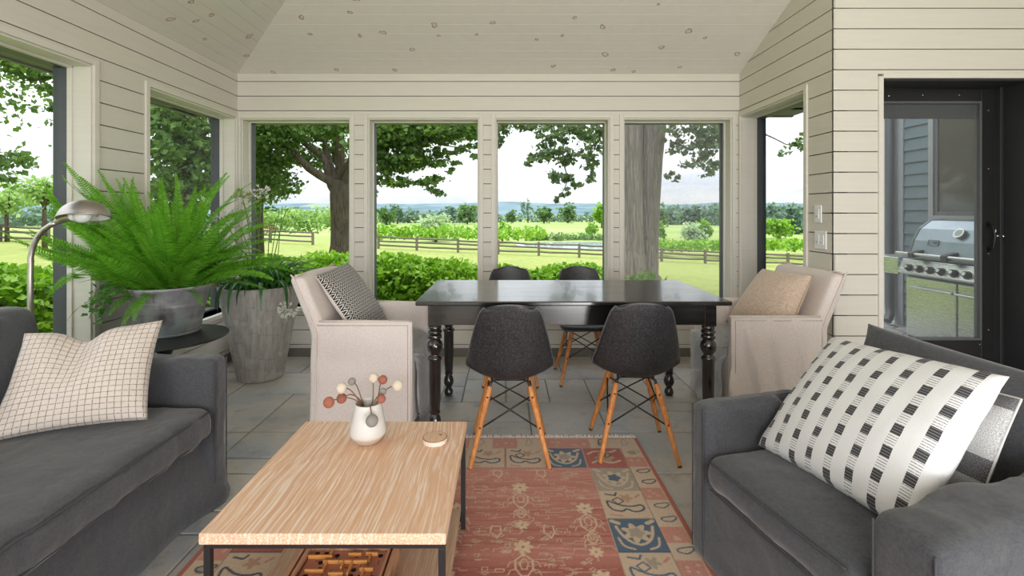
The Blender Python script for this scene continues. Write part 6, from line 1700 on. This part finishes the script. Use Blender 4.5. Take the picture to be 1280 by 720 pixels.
# ------------------------------------------------------------------ split rail fences
M_RAIL = m_bark('weathered_rail', '6b6258', '8d8478', 2.0)
def fence(label, posts, seed):
    g = random.Random(seed); pp = []
    for (px, Y) in posts:
        x = (px - VX) * Y / F; pp.append(Vector((x, Y, gz(x, Y))))
    r = empty('split_rail_fence', pp[len(pp) // 2], label=label, cat='fence', group='split rail fences')
    for p in pp:
        m = MB(); w = .075; m.box(p.x - w, p.x + w, p.y - w, p.y + w, p.z - .05, p.z + .90 + g.uniform(-.03, .05)); m.build('post', M_RAIL, r, bevel=.02)
    for a, b in zip(pp[:-1], pp[1:]):
        for h in (.26, .55, .80):
            m = MB(); a2 = a + Vector((0, 0, h + g.uniform(-.03, .03))); b2 = b + Vector((0, 0, h + g.uniform(-.03, .03))); d = (b2 - a2) * .02
            m.tube([a2 - d, a2.lerp(b2, .3) + Vector((0, 0, g.uniform(-.02, .015))), a2.lerp(b2, .7) + Vector((0, 0, g.uniform(-.02, .015))), b2 + d], [.055, .062, .058, .05], 8); m.build('rail', M_RAIL, r, smooth=True)
fence('grey split rail fence ending on the lawn beside the maple trunk', [(232, 34), (285, 33.5), (338, 33), (391, 32.5)], 2)
fence('long grey split rail fence crossing the lawn in front of the pond', [(473, 32), (521, 32), (572.5, 32), (623, 32), (673.5, 32), (724, 32), (776, 32), (827, 32), (881.5, 32), (933, 32), (985, 32), (1040, 32)], 5)
fence('far dark rail fence on the lawn outside the sofa window', [(-60, 26), (0, 26), (60, 26)], 8)

# ------------------------------------------------------------------ growth beyond the fence, far trees
def stuff(name, label, blobs, size, mat, seed):
    V, n = leaf_cloud(blobs, size, seed, 1.3, .3); o = np_mesh(name, V, n, mat); tag(o, label, kind='stuff'); return o
g0 = random.Random(77)
def band(px0, px1, step, top, bot, Y, n, jit=4, d=3):
    out = []
    px = px0
    while px < px1:
        t = top + g0.uniform(-jit, jit); out.append((px, (t + bot) / 2, Y + g0.uniform(-d, d), step * .8, (bot - t) / 2 + 1, d * .6, n)); px += step
    return px_blobs(out)
stuff('orchard_shrubbery', 'rows of pale orchard shrubs beyond the fence behind the maple', band(300, 470, 16, 262, 291, 42, 260), .26, M_ORCHARD, 61)
stuff('meadow_shrubbery', 'tangle of pale green meadow shrubs behind the long fence', band(465, 680, 13, 283, 299, 40, 130, 3) + band(690, 760, 12, 291, 303, 72, 60, 2), .24, M_HEDGE, 62)
stuff('vine_shrubbery', 'yellow green vines growing behind the fence to the right of the old tree', band(812, 1030, 12, 300, 313, 40, 160, 2), .22, M_HEDGE, 63)
stuff('pond_reed_undergrowth', 'green reeds along the far bank of the pond', band(660, 790, 8, 292, 303, 66, 90, 1, 1), .25, M_FARLEAF, 64)
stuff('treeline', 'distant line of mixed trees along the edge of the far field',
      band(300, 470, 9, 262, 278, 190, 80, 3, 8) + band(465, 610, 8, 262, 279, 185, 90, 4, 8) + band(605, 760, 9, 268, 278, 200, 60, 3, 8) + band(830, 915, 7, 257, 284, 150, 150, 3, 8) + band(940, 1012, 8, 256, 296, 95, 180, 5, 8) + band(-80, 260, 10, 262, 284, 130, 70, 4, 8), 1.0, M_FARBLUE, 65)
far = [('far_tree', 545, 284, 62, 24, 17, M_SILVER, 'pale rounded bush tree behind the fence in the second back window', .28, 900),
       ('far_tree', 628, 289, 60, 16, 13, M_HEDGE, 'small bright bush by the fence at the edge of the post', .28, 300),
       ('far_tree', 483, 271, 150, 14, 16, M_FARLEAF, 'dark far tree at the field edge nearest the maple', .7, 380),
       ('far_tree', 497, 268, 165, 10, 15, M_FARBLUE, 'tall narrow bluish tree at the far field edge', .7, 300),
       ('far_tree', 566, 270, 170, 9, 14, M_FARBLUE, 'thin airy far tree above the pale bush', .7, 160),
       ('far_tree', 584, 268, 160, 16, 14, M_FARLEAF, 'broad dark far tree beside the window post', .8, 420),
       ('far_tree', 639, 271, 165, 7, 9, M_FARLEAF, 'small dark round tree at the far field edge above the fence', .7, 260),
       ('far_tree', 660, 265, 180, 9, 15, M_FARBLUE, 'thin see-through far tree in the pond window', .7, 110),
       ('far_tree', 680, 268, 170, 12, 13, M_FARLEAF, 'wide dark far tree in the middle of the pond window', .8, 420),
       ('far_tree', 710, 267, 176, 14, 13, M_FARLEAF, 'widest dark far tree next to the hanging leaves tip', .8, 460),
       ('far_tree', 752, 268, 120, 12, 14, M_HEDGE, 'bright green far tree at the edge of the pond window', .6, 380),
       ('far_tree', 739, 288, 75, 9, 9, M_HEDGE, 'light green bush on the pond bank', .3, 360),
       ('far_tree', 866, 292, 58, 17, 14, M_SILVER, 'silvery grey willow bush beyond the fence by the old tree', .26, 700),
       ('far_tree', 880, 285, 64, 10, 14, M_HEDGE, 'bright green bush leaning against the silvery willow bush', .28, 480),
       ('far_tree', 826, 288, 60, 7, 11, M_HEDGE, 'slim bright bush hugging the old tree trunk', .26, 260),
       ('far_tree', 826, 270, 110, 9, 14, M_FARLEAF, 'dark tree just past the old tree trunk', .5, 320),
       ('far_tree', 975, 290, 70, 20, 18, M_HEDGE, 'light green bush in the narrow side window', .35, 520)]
for (nm, px, py, Y, w, h, mt, lb, sz, n) in far:
    x = (px - VX) * Y / F; z0 = gz(x, Y); r = empty(nm, (x, Y, z0), label=lb, cat='tree', group='trees beyond the fence')
    c = P(px, py, Y); m = MB().tube([(x, Y, z0 - .1), (x, Y, max(c.z, z0 + .3))], [w * Y / F * .08, w * Y / F * .05], 8); m.build('trunk', M_BARK, r, smooth=True)
    k = Y / F; zt = c.z + h * k
    zb = max(z0 + .1 * h * k, c.z - h * k); zc = (zt + zb) / 2; hh = (zt - zb) / 2
    q = random.Random(px); B = [(x, Y, zc, w * k * .8, w * k * .7, hh * .95, n)]
    for _ in range(4): B.append((x + q.uniform(-.55, .55) * w * k, Y + q.uniform(-.4, .4) * w * k, zc + q.uniform(-.5, .45) * hh, w * k * .45, w * k * .45, hh * .45, n // 5))
    V, nn = leaf_cloud(B, sz, px, 1.3, .3, 0, 14); np_mesh('crown', V, nn, mt, r)
# ------------------------------------------------------------------ sky, sun, camera
def world():
    w = bpy.data.worlds.new('sky'); SC.world = w; w.use_nodes = True; t = w.node_tree; t.nodes.clear()
    n = N.__new__(N); n.t = t; n.m = None; n._tc = None; n._geo = None
    out = t.nodes.new('ShaderNodeOutputWorld'); bg = t.nodes.new('ShaderNodeBackground')
    d = n.tc('Generated'); x, y, z = n.sep(d)
    zc = n.math('MAXIMUM', z, .03); u = n.math('DIVIDE', x, n.math('ADD', zc, .10)); v = n.math('DIVIDE', y, n.math('ADD', zc, .10))
    cl = n.noise(n.map(n.comb(u, v, 0), (.9, .5, 1)), 1.2, 6, .58, .3)
    blue = n.ramp(z, [(0, lin('dfe8f4')[:3]), (.25, lin('b9cfee')[:3]), (1, lin('7fa8dc')[:3])])
    white = n.ramp(cl, [(.30, lin('e4e9f2')[:3]), (.55, lin('f7f8fb')[:3]), (.8, lin('ffffff')[:3])])
    c = n.mix(n.ramp(cl, [(.28, .55), (.46, 1)]), blue, white)
    # overcast skies are about three times brighter overhead than at the horizon
    k = n.math('ADD', SKY_H, n.math('MULTIPLY', n.math('POWER', n.math('MAXIMUM', z, 0), .8), SKY_Z))
    t.links.new(c, bg.inputs['Color']); t.links.new(k, bg.inputs['Strength']); t.links.new(bg.outputs[0], out.inputs['Surface'])
EXPOSURE = 0.10
SKY_H, SKY_Z = .92, 3.3
world()
sun = bpy.data.lights.new('sun', 'SUN'); sun.energy = 2.4; sun.angle = math.radians(6); sun.color = (1, .96, .88)
so = bpy.data.objects.new('sun', sun); COL.objects.link(so); so.rotation_euler = (-Vector((.10, -.30, .95))).to_track_quat('-Z', 'Y').to_euler()
# fill lights without fixtures, added behind the camera to brighten room and ceiling
def lamp(x, y, z, e, sz, tgt):  # adds one fill light, no fixture
    l = bpy.data.lights.new('fill_light', 'AREA'); l.energy = e; l.size = sz; l.color = (.98, .985, 1)
    o = bpy.data.objects.new('fill_light', l); COL.objects.link(o); o.location = (x, y, z); o.rotation_euler = (Vector(tgt) - Vector((x, y, z))).to_track_quat('-Z', 'Y').to_euler()
lamp(-.3, -3.3, 1.9, 125, 2.4, (-.1, 3.0, 1.9))
lamp(1.6, -1.6, .35, 125, 1.6, (.2, 2.4, 3.0))

cam = bpy.data.cameras.new('camera'); co = bpy.data.objects.new('camera', cam); COL.objects.link(co)
co.location = (0, 0, EYE); co.rotation_euler = (math.radians(90), 0, 0)
cam.sensor_fit = 'HORIZONTAL'; cam.sensor_width = 36; cam.lens = F / 1280 * 36
cam.shift_x = (640 - VX) / 1280; cam.shift_y = (VY - 360) / 1280
cam.clip_start = .05; cam.clip_end = 6000
SC.camera = co
SC.view_settings.view_transform = 'Standard'; SC.view_settings.look = 'None'; SC.view_settings.gamma = 1.0; SC.view_settings.use_curve_mapping = False
SC.view_settings.exposure = EXPOSURE
c = SC.cycles
c.max_bounces = 10; c.diffuse_bounces = 6; c.glossy_bounces = 4; c.transmission_bounces = 6; c.transparent_max_bounces = 16
c.caustics_reflective = False; c.caustics_refractive = False; c.sample_clamp_indirect = 6.0
